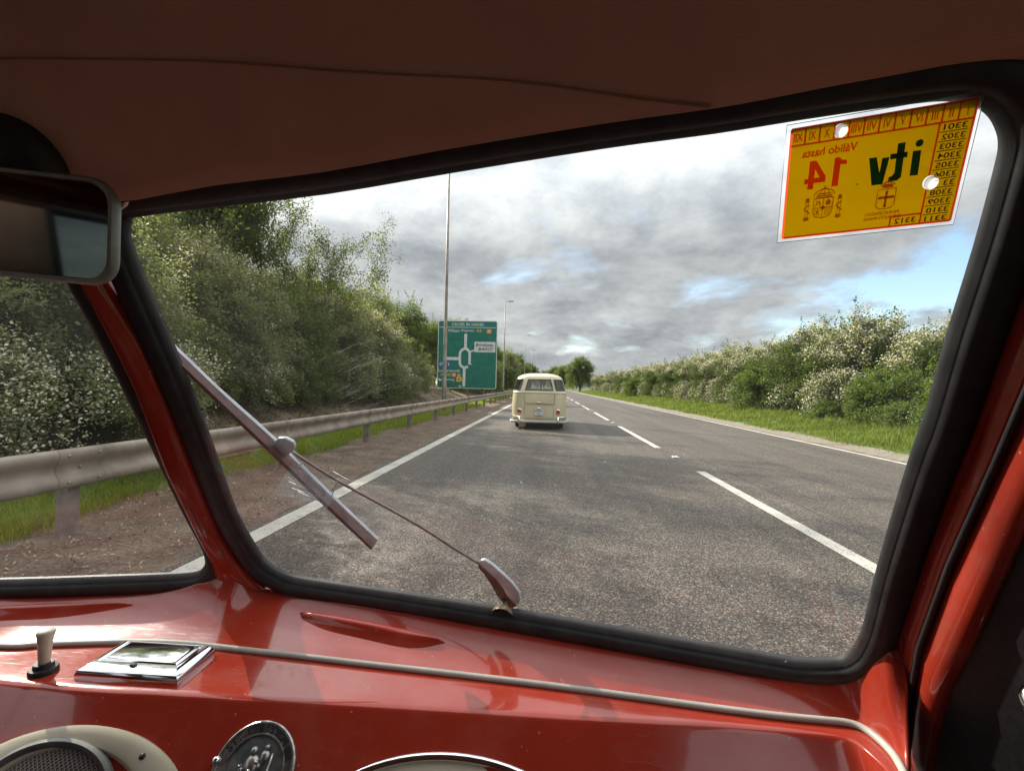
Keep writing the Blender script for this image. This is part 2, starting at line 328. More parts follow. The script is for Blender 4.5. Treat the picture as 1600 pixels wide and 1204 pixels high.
class MB:                          # collects pieces that become ONE mesh
    def __init__(s): s.v = []; s.f = []; s.mi = []
    def add(s, vs, fs, mi=0):
        n = len(s.v); s.v += [tuple(v) for v in vs]; s.f += [tuple(i+n for i in f) for f in fs]; s.mi += [mi]*len(fs); return s
    def grid(s, rows, closed=False, mi=0):
        n = len(rows[0]); vs = [p for r in rows for p in r]; fs = []
        for i in range(len(rows)-1):
            for j in range(n if closed else n-1):
                k = (j+1) % n; fs.append((i*n+j, i*n+k, (i+1)*n+k, (i+1)*n+j))
        return s.add(vs, fs, mi)
    def box(s, c, size, mi=0, rot=None):
        c = Vector(c); vs = []
        for z in (-.5, .5):
            for y in (-.5, .5):
                for x in (-.5, .5):
                    q = Vector((x*size[0], y*size[1], z*size[2])); vs.append(c + (rot @ q if rot else q))
        return s.add(vs, [(0, 2, 3, 1), (4, 5, 7, 6), (0, 1, 5, 4), (2, 6, 7, 3), (0, 4, 6, 2), (1, 3, 7, 5)], mi)
    def tube(s, pts, r, n=8, mi=0, caps=True):
        pts = [Vector(p) for p in pts]; rows = []; ref = None
        for i, p in enumerate(pts):
            t = (pts[min(i+1, len(pts)-1)] - pts[max(i-1, 0)]).normalized()
            if ref is None: ref = t.orthogonal().normalized()
            a = (ref - t*ref.dot(t)).normalized(); ref = a; b = t.cross(a)
            rr = r[i] if isinstance(r, (list, tuple)) else r
            rows.append([p + (a*math.cos(q) + b*math.sin(q))*rr for q in [2*math.pi*k/n for k in range(n)]])
        s.grid(rows, True, mi)
        if caps:
            s.add(rows[0], [tuple(range(n))[::-1]], mi); s.add(rows[-1], [tuple(range(n))], mi)
        return s
    def lathe(s, prof, c, ax, e1, n=24, mi=0):       # prof: (radius, height along ax)
        c = Vector(c); ax = Vector(ax).normalized(); e1 = Vector(e1).normalized(); e2 = ax.cross(e1)
        rows = [[c + ax*h + (e1*math.cos(q)+e2*math.sin(q))*r for q in [2*math.pi*k/n for k in range(n)]] for r, h in prof]
        return s.grid(rows, True, mi)
    def prism(s, poly, off, mi=0):                     # polygon of 3-D points extruded by off
        n = len(poly); off = Vector(off); a = [Vector(p) for p in poly]; b = [p+off for p in a]
        return s.add(a+b, [tuple(range(n))[::-1], tuple(range(n, 2*n))] + [(i, (i+1) % n, n+(i+1) % n, n+i) for i in range(n)], mi)
    def build(s, name, m, parent=None, smooth=True, bevel=0, world=True):
        o = mesh(name, s.v, s.f, m, parent, smooth, s.mi, world)
        bm = bmesh.new(); bm.from_mesh(o.data); bmesh.ops.remove_doubles(bm, verts=bm.verts, dist=1e-6); bmesh.ops.recalc_face_normals(bm, faces=bm.faces); bm.to_mesh(o.data); bm.free()
        if smooth: o.data.shade_smooth()
        if bevel:
            b = o.modifiers.new('bevel', 'BEVEL'); b.width = bevel; b.segments = 2; b.limit_method = 'ANGLE'; b.angle_limit = R(35)
        return o
def solid(o, t, off=-1):
    m = o.modifiers.new('thickness', 'SOLIDIFY'); m.thickness = t; m.offset = off; return o
def sharp(o, a=35):
    o.data.set_sharp_from_angle(angle=R(a)); return o
def smooth_curve(pts, n=4, closed=False):             # Catmull-Rom
    pts = [Vector(p) for p in pts]; N = len(pts); out = []
    for i in range(N if closed else N-1):
        if closed: a, b, c, d_ = pts[i-1], pts[i], pts[(i+1) % N], pts[(i+2) % N]
        else: a, b, c, d_ = pts[max(i-1, 0)], pts[i], pts[i+1], pts[min(i+2, N-1)]
        for k in range(n):
            t = k/n; out.append(.5*((2*b)+(c-a)*t+(2*a-5*b+4*c-d_)*t*t+(3*b-a-3*c+d_)*t**3))
    if not closed: out.append(pts[-1])
    return out
def text_tris(body, size=1.0, spacing=1.0, fat=0.):   # returns verts (x,y), faces of filled lettering, width
    cu = bpy.data.curves.new('t', 'FONT'); cu.body = body; cu.size = size; cu.space_character = spacing; cu.resolution_u = 4; cu.offset = fat
    o = bpy.data.objects.new('t', cu); COL.objects.link(o)
    dg = bpy.context.evaluated_depsgraph_get(); me = bpy.data.meshes.new_from_object(o.evaluated_get(dg))
    vs = [(v.co.x, v.co.y) for v in me.vertices]; fs = [tuple(p.vertices) for p in me.polygons]
    bpy.data.objects.remove(o); bpy.data.curves.remove(cu); bpy.data.meshes.remove(me)
    return vs, fs
def fit_text(body, x0, y0, x1, y1, bold=0.):
    vs, fs = text_tris(body, fat=bold)
    a = min(v[0] for v in vs); b = max(v[0] for v in vs); c = min(v[1] for v in vs); d_ = max(v[1] for v in vs)
    return [((v[0]-a)/(b-a)*(x1-x0)+x0, (v[1]-c)/(d_-c)*(y1-y0)+y0) for v in vs], fs

# ---------------------------------------------------------------- where things stand: a photo pixel met with a real plane
def ray(x, y): return FW + RI*((x-800)/FPX) - UI*((y-602)/FPX)
def hit(x, y, P, n):
    d_ = ray(x, y); return CP + d_*((P-CP).dot(n)/d_.dot(n))
def ground(x, y, z=0.): return hit(x, y, Vector((0, 0, z)), U0)

# ================================================================ GROUND AND ROAD
def sheet(name, x0, x1, y0, y1, z, m, nx=1, ny=1, kind='structure'):
    rows = [[(x0+(x1-x0)*i/nx, y0+(y1-y0)*j/ny, z) for i in range(nx+1)] for j in range(ny+1)]
    return tag(MB().grid(rows).build(name, m, smooth=False), kind=kind)
sheet('ground', -1500, 1500, -300, 3000, -.03, M['field'])
sheet('road', -2.75, 7.35, -40, 900, 0., M['asphalt'])
def strip(name, prof, y0, y1, step, m, rough=0., seed=1):
    rng = random.Random(seed); rows = []; y = y0
    while y <= y1:
        rows.append([(x+rng.uniform(-1, 1)*rough*1.5, y, z+rng.uniform(-1, 1)*rough) for x, z in prof]); y += step*(1 if y < 60 else 8)
    return tag(MB().grid(rows).build(name, m), kind='structure')
strip('dirt_verge', [(-5.4, .03), (-5.0, .055), (-4.6, .06), (-4.2, .065), (-3.9, .06), (-3.6, .05), (-3.3, .035), (-3.0, .018), (-2.78, .006), (-2.68, .003)], -20, 400, .35, M['earth'], .008, 3)
strip('bank', [(-60, 1.4), (-30, 1.4), (-14, 1.25), (-9, 1.0), (-7.6, .72), (-6.6, .36), (-5.8, .12), (-5.2, .02)], -30, 500, 1.2, M['earth'], .05, 4)
strip('roadside_dirt', [(7.2, .003), (7.4, .012), (7.7, .03), (8.0, .035)], -20, 400, .5, M['grit'], .008, 5)
strip('grass_verge', [(7.75, .0), (8.3, .06), (10, .10), (13, .16), (22, .2), (40, .2)], -20, 600, 1.5, M['verge'], .015, 6)
LANE_X = 2.57
def mark(name, x, wd, y0, y1): return sheet(name, x-wd/2, x+wd/2, y0, y1, .004, M['line'])
mark('edge_line', -2.5, .20, -20, 21.5); mark('edge_line', -2.5, .17, 21.9, 500)
mark('edge_line', 7.02, .13, -20, 500)
for k in range(-1, 22): mark('lane_dash', LANE_X, .15, 11.25+9*k, 17.2+9*k)

def stud(i, y):
    lab = ['small white road stud on the centre line in the gap before the nearest dash', 'small white road stud beyond the second centre line dash, right of the cream van', 'tiny far road stud in the third gap of the centre line'][i]
    t = empty('road_stud', (LANE_X, y, .004), lab, 'road stud', 'studs along the centre line')
    b = MB(); b.box((LANE_X, y, .012), (.13, .16, .016)); b.build('casing', M['dullmetal'], t, False, .006)
    b = MB(); b.box((LANE_X-.028, y, .026), (.03, .11, .014)); b.box((LANE_X+.028, y, .026), (.03, .11, .014)); b.build('reflector', M['swhite'], t, False, .004)
for i in range(3): stud(i, 9.75+9*i)

# ---------------------------------------------------------------- crash barrier
BX = -3.80
t = empty('crash_barrier', (BX, 0, .06), 'weathered grey steel crash barrier running along the left verge beside the road', 'barrier')
prof = [(.0, .765), (.030, .762), (.048, .742), (.052, .715), (.046, .685), (.018, .652), (.006, .625), (.006, .595), (.018, .568), (.046, .535), (.052, .505), (.048, .478), (.030, .455), (.0, .452)]
rows = []
for y in np.arange(-8, 130, 1.6): rows.append([(BX+x, y, z+.012) for x, z in prof])
solid(MB().grid(rows).build('beam', M['galv'], t), .004)
for y in np.arange(-2.85, 62, 3.25):
    b = MB().grid([[(BX+x+.004, y+q, z+.012) for x, z in prof] for q in (-.20, .20)]); b.lathe([(.0, .012), (.012, .010), (.016, 0)], (BX+.012, y, .622), (1, 0, 0), (0, 1, 0), 8)
    for dy in (-.13, .13):
        for zc in (.715, .505): b.lathe([(.0, .010), (.012, .008), (.015, 0)], (BX+.056, y+dy, zc+.012), (1, 0, 0), (0, 1, 0), 8)
    solid(b.build('splice', M['galv'], t), .003)
for i, y in enumerate(np.arange(-2.85, 62, 3.25)):
    b = MB(); px_, py_ = BX-.035, y
    b.box((px_, py_, .37), (.006, .10, .66)); b.box((px_-.055, py_-.047, .37), (.104, .006, .66)); b.box((px_-.055, py_+.047, .37), (.104, .006, .66))
    b.box((px_+.018, py_, .62), (.030, .09, .20)); b.build('post', M['postm'], t, False)

# ---------------------------------------------------------------- lamp posts
def lamp_post(x, y, H, label):
    t = empty('lamp_post', (x, y, .05), label, 'lamp post', 'lamp posts behind the crash barrier')
    MB().tube([(x, y, 0), (x, y, 1.35), (x, y, 1.42), (x, y, H*.5), (x, y, H)], [.105, .105, .088, .07, .042], 12).build('pole', M['pole'], t)
    MB().tube([(x, y, H-.04), (x+.12, y, H+.04), (x+.40, y, H+.07)], .028, 8).build('arm', M['pole'], t)
    b = MB(); b.grid([[(x+.36, y-.04, H+.05), (x+.36, y+.04, H+.05), (x+.36, y+.04, H+.1), (x+.36, y-.04, H+.1)],
                      [(x+.55, y-.15, H+.03), (x+.55, y+.15, H+.03), (x+.55, y+.12, H+.13), (x+.55, y-.12, H+.13)],
                      [(x+.95, y-.15, H+.05), (x+.95, y+.15, H+.05), (x+.95, y+.10, H+.14), (x+.95, y-.10, H+.14)],
                      [(x+1.06, y-.06, H+.08), (x+1.06, y+.06, H+.08), (x+1.06, y+.05, H+.12), (x+1.06, y-.05, H+.12)]], True)
    b.add([(x+1.06, y-.06, H+.08), (x+1.06, y+.06, H+.08), (x+1.06, y+.05, H+.12), (x+1.06, y-.05, H+.12)], [(0, 1, 2, 3)])
    b.build('lantern', M['lantern'], t)
    b = MB(); b.box((x, y-.1, .72), (.09, .02, .42)); b.build('access_door', M['pole'], t, False, .004)
for (px_, y, H, lab) in [(692.5, 22, 12.2, 'nearest tall lamp post crossing in front of the green road sign'),
                        (786.5, 60, 11.8, 'second lamp post, standing just right of the green road sign'),
                        (819.5, 98, 11.6, 'third lamp post beyond the sign, above the left side of the cream van roof'),
                        (829.5, 138, 11.6, 'fourth lamp post from the sign, small above the cream van roof'),
                        (838, 178, 11.4, 'fifth lamp post from the sign, tiny on the horizon above the van'),
                        (842, 218, 11.4, 'sixth and farthest lamp post, hair thin above the middle of the van roof')]:
    lamp_post((px_-855)/FPX*y, y, H, lab)

# ---------------------------------------------------------------- direction sign
SY = 38.0
def sp_(x, y): 
    d_ = ray(x, y); return CP + d_*((SY-CP.y)/d_.y)
a, b_ = sp_(681.8, 606.5), sp_(774.8, 607); cx = (a.x+b_.x)/2; SWd = 4.78; zb = (a.z+b_.z)/2; SH = 5.42
sx0 = cx - SWd/2 + .03
t = empty('direction_sign', (cx, SY, .3), 'large green roundabout direction sign with white route map behind the barrier', 'road sign')
def board(name, x0, y0, x1, y1, r, th, dep, m, par):
    pts = []
    for (ccx, ccy, a0) in ((x1-r, y1-r, 0), (x0+r, y1-r, 90), (x0+r, y0+r, 180), (x1-r, y0+r, 270)):
        for k in range(5): q = R(a0+k*22.5); pts.append((sx0+ccx+r*math.cos(q), SY-dep, zb+ccy+r*math.sin(q)))
    return MB().prism(pts, (0, th, 0)).build(name, m, par, False)
board('border', 0, 0, SWd, SH, .16, .05, 0, M['swhite'], t)
brd = board('board', .06, .06, SWd-.06, SH-.06, .12, .03, .012, M['sgreen'], t)
# fractions measured on the board (x right, y up)
FX = lambda q: (q-118)/812*SWd
FY = lambda q: (1045-q)/925*SH
def spt(x, y, dep): return (sx0+x, SY-dep, zb+y)
def poly(b, pts, dep=.018, mi=0): b.prism([spt(FX(x), FY(y), dep) for x, y in pts], (0, .004, 0), mi)
def ribbon(b, pts, wd, dep=.018):
    P = [Vector((FX(x), FY(y), 0)) for x, y in pts]; L_ = []; R_ = []
    for i, p in enumerate(P):
        d_ = (P[min(i+1, len(P)-1)]-P[max(i-1, 0)]).normalized(); n_ = Vector((-d_.y, d_.x, 0))*wd/2
        L_.append(spt(*(p+n_)[:2], dep)); R_.append(spt(*(p-n_)[:2], dep))
    b.grid([L_, R_])
rm = MB()
ribbon(rm, [(488, 1020), (490, 770)], .215, .018); ribbon(rm, [(500, 300), (500, 520)], .225, .0185); ribbon(rm, [(248, 640), (420, 640)], .235, .0185)
loop = [(540, 745), (500, 760), (460, 750), (432, 720), (426, 660), (426, 580), (440, 535), (475, 508), (505, 503), (535, 520), (558, 560), (560, 640), (560, 710)]
ribbon(rm, [tuple(p[:2]) for p in smooth_curve([(x, y, 0) for x, y in loop], 5)], .20, .019)
ribbon(rm, [(560, 545), (650, 508)], .12, .0195); ribbon(rm, [(545, 712), (595, 712)], .06, .0198)
rm.build('route_map', M['swhite'], t, False)
rm = MB(); ribbon(rm, [(130, 213), (912, 213)], .045); rm.build('divider', M['swhite'], t, False)
def sign_text(name, body, x0, y0, x1, y1, m, dep=.022, par=t):
    ws = body.split(); tot = text_tris(body)[0]; a0 = min(v[0] for v in tot); a1 = max(v[0] for v in tot); f = (x1-x0)/(a1-a0)
    for i, wd in enumerate(ws):                          # one mesh per word
        wv = [v[0] for v in text_tris(wd)[0]]; wl = max(wv)-min(wv); end = max(v[0] for v in text_tris(' '.join(ws[:i+1]))[0])
        q0 = x0+(end-wl-a0)*f; q1 = x0+(end-a0)*f
        vs, fs = fit_text(wd, FX(q0), FY(y1), FX(q1), FY(y0), .012); mesh(name, [spt(x, y, dep) for x, y in vs], fs, m, par, False)
sign_text('lettering', 'CROSS IN HAND', 305, 152, 745, 192, M['swhite'])
sign_text('lettering', 'Milton Keynes', 262, 238, 612, 280, M['swhite'])
sign_text('lettering', 'A5', 640, 238, 715, 274, M['syellow'])
sign_text('lettering', 'Lutterworth', 135, 785, 430, 824, M['swhite'])
sign_text('lettering', 'A4303', 165, 842, 305, 880, M['syellow'])
sign_text('lettering', 'Kettering', 135, 910, 358, 950, M['swhite'])
def panel(name, x0, y0, x1, y1, m, dep=.022):
    b = MB(); poly(b, [(x0, y1), (x1, y1), (x1, y0), (x0, y0)], dep); return b.build(name, m, t, False)
panel('white_panel', 622, 405, 908, 548, M['swhite'])
sign_text('lettering', 'Brinklow', 645, 425, 880, 470, M['sblack'], .027); sign_text('lettering', 'B4027', 680, 486, 870, 524, M['sblack'], .027)
panel('blue_panel', 132, 683, 292, 752, M['sblue'])
sign_text('lettering', '(M1)', 150, 695, 280, 742, M['swhite'], .027)
panel('orange_panel', 785, 233, 850, 292, M['sorange']); panel('orange_panel', 320, 838, 378, 888, M['sorange']); panel('orange_panel', 395, 845, 440, 888, M['sorange']); panel('yellow_panel', 385, 890, 458, 952, M['syellow'])
def ring(x, y, r0, r1, m, dep=.027):
    b = MB(); n = 16; b.grid([[spt(FX(x)+r*math.cos(q), FY(y)+r*math.sin(q), dep) for q in [2*math.pi*k/n for k in range(n)]] for r in (r0, r1)], True); b.build('symbol', m, t, False)
ring(817, 262, .05, .10, M['swhite']); ring(349, 863, .05, .10, M['swhite']); ring(418, 866, .0, .06, M['syellow'])
b = MB(); poly(b, [(400, 922), (420, 905), (440, 922), (420, 940)], .027); b.build('symbol', M['sred'], t, False)
for fx in (.22, .52, .80):
    x = sx0+fx*SWd; MB().tube([(x, SY+.10, 0), (x, SY+.10, zb+SH-.3)], .065, 10).build('post', M['pole'], t)

# ================================================================ VEGETATION
def leaf_mesh(name, C, size, aspect, rng, updir=.35, seedn=None):
    N = len(C); d_ = rng.normal(size=(N, 3)); d_[:, 2] = d_[:, 2]*.7-.15
    d_ /= np.linalg.norm(d_, axis=1)[:, None]
    u = rng.normal(size=(N, 3)); u[:, 2] += updir*3
    s_ = np.cross(d_, u); s_ /= (np.linalg.norm(s_, axis=1)[:, None]+1e-9)
    L_ = (size*(.65+.7*rng.random(N)))[:, None]; W_ = L_*aspect
    V = np.empty((N, 4, 3)); V[:, 0] = C-d_*L_/2; V[:, 1] = C+s_*W_/2; V[:, 2] = C+d_*L_/2; V[:, 3] = C-s_*W_/2
    return raw_quads(name, V)
def raw_quads(name, V):
    N = len(V); me = bpy.data.meshes.new(name); me.vertices.add(4*N); me.vertices.foreach_set('co', V.reshape(-1).astype(np.float32))
    me.loops.add(4*N); me.loops.foreach_set('vertex_index', np.arange(4*N, dtype=np.int32))
    me.polygons.add(N); me.polygons.foreach_set('loop_start', np.arange(0, 4*N, 4, dtype=np.int32)); me.polygons.foreach_set('loop_total', np.full(N, 4, np.int32))
    me.update(calc_edges=True); return me
def arc_points(rng, rx, ry, H, n_arc, per, jit, core=.42, low=.06, lobes=9, lob_amp=.33, up=.22, ztop=.62, tmin=.15):
    ld = rng.normal(size=(lobes, 3)); ld[:, 2] = np.abs(ld[:, 2])*.8-.2; ld /= np.linalg.norm(ld, axis=1)[:, None]
    la = .5+.5*rng.random(lobes)
    d_ = rng.normal(size=(n_arc, 3)); d_[:, 2] = np.where(d_[:, 2] < -.9, -d_[:, 2]*.5, d_[:, 2]); d_ /= np.linalg.norm(d_, axis=1)[:, None]
    f = .72+lob_amp*np.max(np.clip(d_@ld.T, 0, 1)**5*la, axis=1)+.10*rng.normal(size=n_arc)
    core_p = np.array([0, 0, core*H]); ext = np.array([rx, ry, ztop*H])
    ext = np.where(d_[:, 2:3] < 0, np.array([rx, ry, core*H]), ext)
    E_ = core_p+d_*ext*f[:, None]; E_[:, 2] = np.maximum(E_[:, 2], low*H*rng.random(n_arc))
    if low <= .06:                                       # skirts that hang to the ground
        lowm = d_[:, 2] < .12; hd_ = d_[:, :2]/(np.linalg.norm(d_[:, :2], axis=1)[:, None]+1e-6); q = .86+.16*rng.random(n_arc)+.10*(f-.8)
        E_[lowm, 0] = (hd_[:, 0]*rx*q)[lowm]; E_[lowm, 1] = (hd_[:, 1]*ry*q)[lowm]; E_[lowm, 2] = (H*core*(.03+.97*rng.random(n_arc)))[lowm]
    A_ = core_p+(E_-core_p)*.30; Mid = (A_+E_)/2; Mid[:, 2] += up*np.linalg.norm(E_-A_, axis=1)
    k = np.repeat(np.arange(n_arc), per); t_ = tmin+(1-tmin)*rng.random(len(k))**.75
    P = ((1-t_)**2)[:, None]*A_[k]+(2*t_*(1-t_))[:, None]*Mid[k]+(t_**2)[:, None]*E_[k]
    P = P+rng.normal(size=P.shape)*jit*(1.15-.6*t_)[:, None]; P[:, 2] = np.maximum(P[:, 2], .05)
    return P, k, t_, E_, Mid, A_
def limbs(rng, A_, Mid, E_, H, r0, n, top=True):
    b = MB(); idx = rng.choice(len(E_), n, replace=False)
    b.tube([(0, 0, -.2), (.05*H*rng.normal()*.2, .04*rng.normal(), .2*H), (0, 0, .42*H)], [r0, r0*.8, r0*.5], 8)
    for i in idx:
        b.tube([(0.02*rng.normal(), .02*rng.normal(), .12*H*rng.random()+.05), tuple(A_[i]), tuple(Mid[i]*.8+A_[i]*.2), tuple(E_[i]*.92+A_[i]*.08)], [r0*.38, r0*.26, r0*.15, r0*.05], 5, caps=False)
    return b
def make_plant(name, label, cat, group, rng, rx, ry, H, leaf, n_arc, per, size, flower=0, fsize=.06, trunk=.10, nl=26, jit=.16, shoots=6, **kw):
    P, k, t_, E_, Mid, A_ = arc_points(rng, rx, ry, H, n_arc, per, jit, **kw)
    ex = []
    for i in range(shoots):                              # long shoots breaking the outline at the top
        top = E_[np.argsort(-E_[:, 2])[:max(12, n_arc//6)]]; e = top[rng.integers(len(top))]; dv = rng.normal(size=3)*.35; dv[2] = 1; q = np.linspace(0, 1, 34)
        ln = H*(.08+.10*rng.random()); ex.append(e+np.outer(q, dv*ln)+rng.normal(size=(34, 3))*.06*(1.2-q)[:, None])
    root = empty(name, (0, 0, 0), label, cat, group)
    lm = leaf_mesh('foliage', np.concatenate([P]+ex) if ex else P, size, .58, rng)
    link('foliage', lm, LEAF[leaf], root, False)
    if flower:
        g_ = np.sin(E_[:, 0]*1.7+1)+np.sin(E_[:, 1]*1.9)+.8*np.sin(E_[:, 2]*2.1)+rng.normal(size=n_arc)*.3
        on = g_ > np.quantile(g_, 1-flower); sel = on[k] & (t_ > .40)
        Fp = P[sel]+np.array([0, 0, .07])+rng.normal(size=(sel.sum(), 3))*.05
        nrm = Fp-np.array([0, 0, .35*H]); nrm /= np.linalg.norm(nrm, axis=1)[:, None]
        fm = leaf_mesh('blossom', Fp+nrm*.06, fsize, .85, rng, .8)
        link('blossom', fm, LEAF['petal'], root, False)
    limbs(rng, A_, Mid, E_, H, trunk, min(nl, n_arc)).build('trunk', M['bark'], root)
    return root
def put(root, loc, rz, s, label=None, first=None, sz=None):
    if first is None:
        r = root
    else:
        r = root.copy(); COL.objects.link(r)
        for ch in root.children:
            c = ch.copy(); COL.objects.link(c); c.parent = r
    r.location = loc; r.rotation_euler = (0, 0, rz); r.scale = (s, s, sz or s)
    if label: r['label'] = label
    return r
rng = np.random.default_rng(11)
HG = 'hawthorn bushes of the right hedge'; LG = 'trees and bushes on the left bank'; FG = 'far trees at the end of the road'
hwA = make_plant('hawthorn_bush', 'x', 'bush', HG, rng, 2.3, 2.6, 4.3, 'hawthorn', 330, 140, .088, .55, .066, .13)
hwB = make_plant('hawthorn_bush', 'x', 'bush', HG, rng, 2.5, 2.3, 4.2, 'hawthorn', 330, 140, .088, .34, .066, .13, lobes=7, lob_amp=.42)
hwC = make_plant('hawthorn_bush', 'x', 'bush', HG, rng, 2.2, 2.7, 4.5, 'hawthorn', 330, 140, .088, .70, .066, .13, lobes=12)
grA = make_plant('green_bush', 'x', 'bush', HG, rng, 1.9, 2.1, 3.1, 'bright', 260, 130, .10, 0, .06, .10, lobes=8)
lowA = make_plant('green_bush', 'x', 'bush', HG, rng, 1.3, 1.5, 1.7, 'bright', 170, 110, .09, 0, .06, .05, shoots=9, jit=.12)
used = set()
def place(proto, x, y, rz, s, label, z=.1, group=None, sz=None):
    f = None if proto.name not in used else proto; used.add(proto.name)
    r = put(proto, (x, y, z), rz, s, label, f, sz)
    if group: r['group'] = group
    return r
hedge = [
 (hwC, 14.6, 10.4, 2.0, 1.0, 'blossom-laden hawthorn bush at the near end of right hedge, beside the windscreen edge'),
 (hwB, 14.9, 13.8, .3, 1.02, 'tall hawthorn bush with sparse blossom above the bright green bush in right hedge'),
 (grA, 12.7, 13.2, 1.1, .86, 'bright green leafy bush at the front of right hedge, nearest the windscreen edge'),
 (hwA, 15.0, 17.3, 4.4, 1.03, 'blossoming hawthorn behind the gap between the two bright green bushes'),
 (grA, 12.9, 16.9, 3.6, .80, 'rounder bright green bush, second from windscreen edge along right hedge foot'),
 (hwC, 14.4, 20.6, 5.2, 1.0, 'hawthorn bush with white sprays hanging down to the verge, left of the green bushes'),
 (hwB, 14.6, 24.0, 2.9, 1.10, 'tallest hawthorn bush of right hedge, with green shoots sticking up'),
 (grA, 13.0, 26.6, .6, .92, 'dark green rounded bush low in the middle of right hedge'),
 (hwA, 14.8, 28.2, 1.3, .98, 'white hawthorn bush just left of the dark green rounded bush'),
 (hwC, 14.3, 32.6, 3.5, .96, 'pale hawthorn bush in the middle of right hedge, covered in cream blossom'),
 (hwA, 14.5, 37.5, .9, 1.0, 'hawthorn bush with cream drifts, left of the middle of right hedge'),
 (hwC, 14.2, 43, 5.9, .95, 'cream hawthorn bush towards the far half of right hedge'),
 (hwB, 14.5, 49, 2.2, 1.0, 'greener hawthorn bush in the far half of right hedge'),
 (hwA, 14.2, 56, 4.0, .98, 'small looking hawthorn bush near the far end of right hedge, paler than its neighbours'),
 (grA, 12.4, 60, 2.7, .85, 'small dark green bush at the foot of the far end of right hedge')]
for (p_, x, y, rz, s_, lab) in hedge: place(p_, x-1.35, y, rz, s_*(.89 if y < 18 else 1.0), lab)
for i, (x, y) in enumerate([(13, 62), (13.1, 69), (12.8, 76), (13.2, 84), (12.9, 92), (13, 101), (13.1, 111), (13, 122)]):
    place((hwA, hwC, hwB)[i % 3], x, y, i*1.3, 1.0, 'tiny far hawthorn bush where right hedge runs out towards the lone round tree', group='far bushes of the right hedge')
for (x, y, rz, s_, lab) in [(10.9, 15.4, .2, .62, 'low green bush in the long grass in front of right hedge, nearest the windscreen edge'), (10.9, 19.4, 2.5, .55, 'low green bush in the long grass below the hanging white sprays')]:
    place(lowA, x, y, rz, s_, lab)

# left bank
lhw = make_plant('hawthorn_bush', 'x', 'bush', LG, rng, 1.7, 1.7, 3.2, 'grey', 300, 260, .050, .40, .032, .07, 26, .11, 3)
shr = make_plant('leafy_shrub', 'x', 'shrub', LG, rng, 1.9, 2.0, 3.6, 'grey', 330, 150, .075, .16, .05, .08, 30, .15, 5)
shd = make_plant('leafy_shrub', 'x', 'shrub', LG, rng, 1.9, 2.0, 3.4, 'dark', 320, 150, .075, 0, .05, .08, 30, .15, 6)
trA = make_plant('broadleaf_tree', 'x', 'tree', LG, rng, 2.5, 2.5, 7.0, 'dark', 420, 150, .095, 0, .05, .16, 40, .20, 8, core=.55, ztop=.48, low=.25, lobes=12, lob_amp=.4)
trB = make_plant('broadleaf_tree', 'x', 'tree', LG, rng, 2.3, 2.6, 6.2, 'bright', 400, 140, .10, 0, .05, .14, 40, .20, 8, core=.52, ztop=.48, low=.2, lobes=10, lob_amp=.45)
trG = make_plant('broadleaf_tree', 'x', 'tree', LG, rng, 2.6, 2.6, 6.6, 'grey', 420, 150, .09, .06, .05, .15, 40, .20, 8, core=.5, ztop=.5, low=.15, lobes=12, lob_amp=.4)
def ash_tree(label, H, seed, leaf=26, leafm='ash', spread=1.0):
    rg = np.random.default_rng(seed); b = MB(); tips = []
    def grow(p, d_, ln, r, lev):
        pts = [p]; rr = [r]; n = 4
        for i in range(n):
            d_ = d_+rg.normal(size=3)*.14; d_[2] += .05; d_ /= np.linalg.norm(d_); p = p+d_*ln/n; pts.append(p); rr.append(r*(1-.42*(i+1)/n))
            if lev >= 3: tips.append((p, lev))
        b.tube(pts, rr, 7 if lev < 2 else 4, caps=False)
        if lev == 5: return
        for c in range((4, 4, 3, 3, 3)[lev]):
            i = rg.integers(2 if lev else 2, n+1); nd = d_*.75+rg.normal(size=3)*(.60 if lev else .5)*spread; nd[2] += .22
            nd /= np.linalg.norm(nd); grow(pts[i], nd, ln*(.60+.22*rg.random()), rr[i]*.66, lev+1)
    grow(np.array([0, 0, -.2]), np.array([.03, .05, 1.]), H*.42, H*.014, 0)
    top = max(v[2] for v in b.v); kk = H/top; b.v = [(x*kk, y*kk, z*kk) for x, y, z in b.v]; tips = [(p*kk, l) for p, l in tips]
    root = empty('ash_tree', (0, 0, 0), label, 'tree', LG)
    b.build('trunk', M['bark'], root)
    C = np.concatenate([p+rg.normal(size=(leaf if lev > 3 else leaf//4, 3))*.15 for p, lev in tips if rg.random() < .55])
    link('foliage', leaf_mesh('foliage', C, .10, .42, rg), LEAF[leafm], root, False)
    return root
ash1 = ash_tree('x', 12.0, 5, 26)
ash2 = ash_tree('x', 10.8, 9, 18)
def LP(px_, y): return (px_-855)/FPX*y
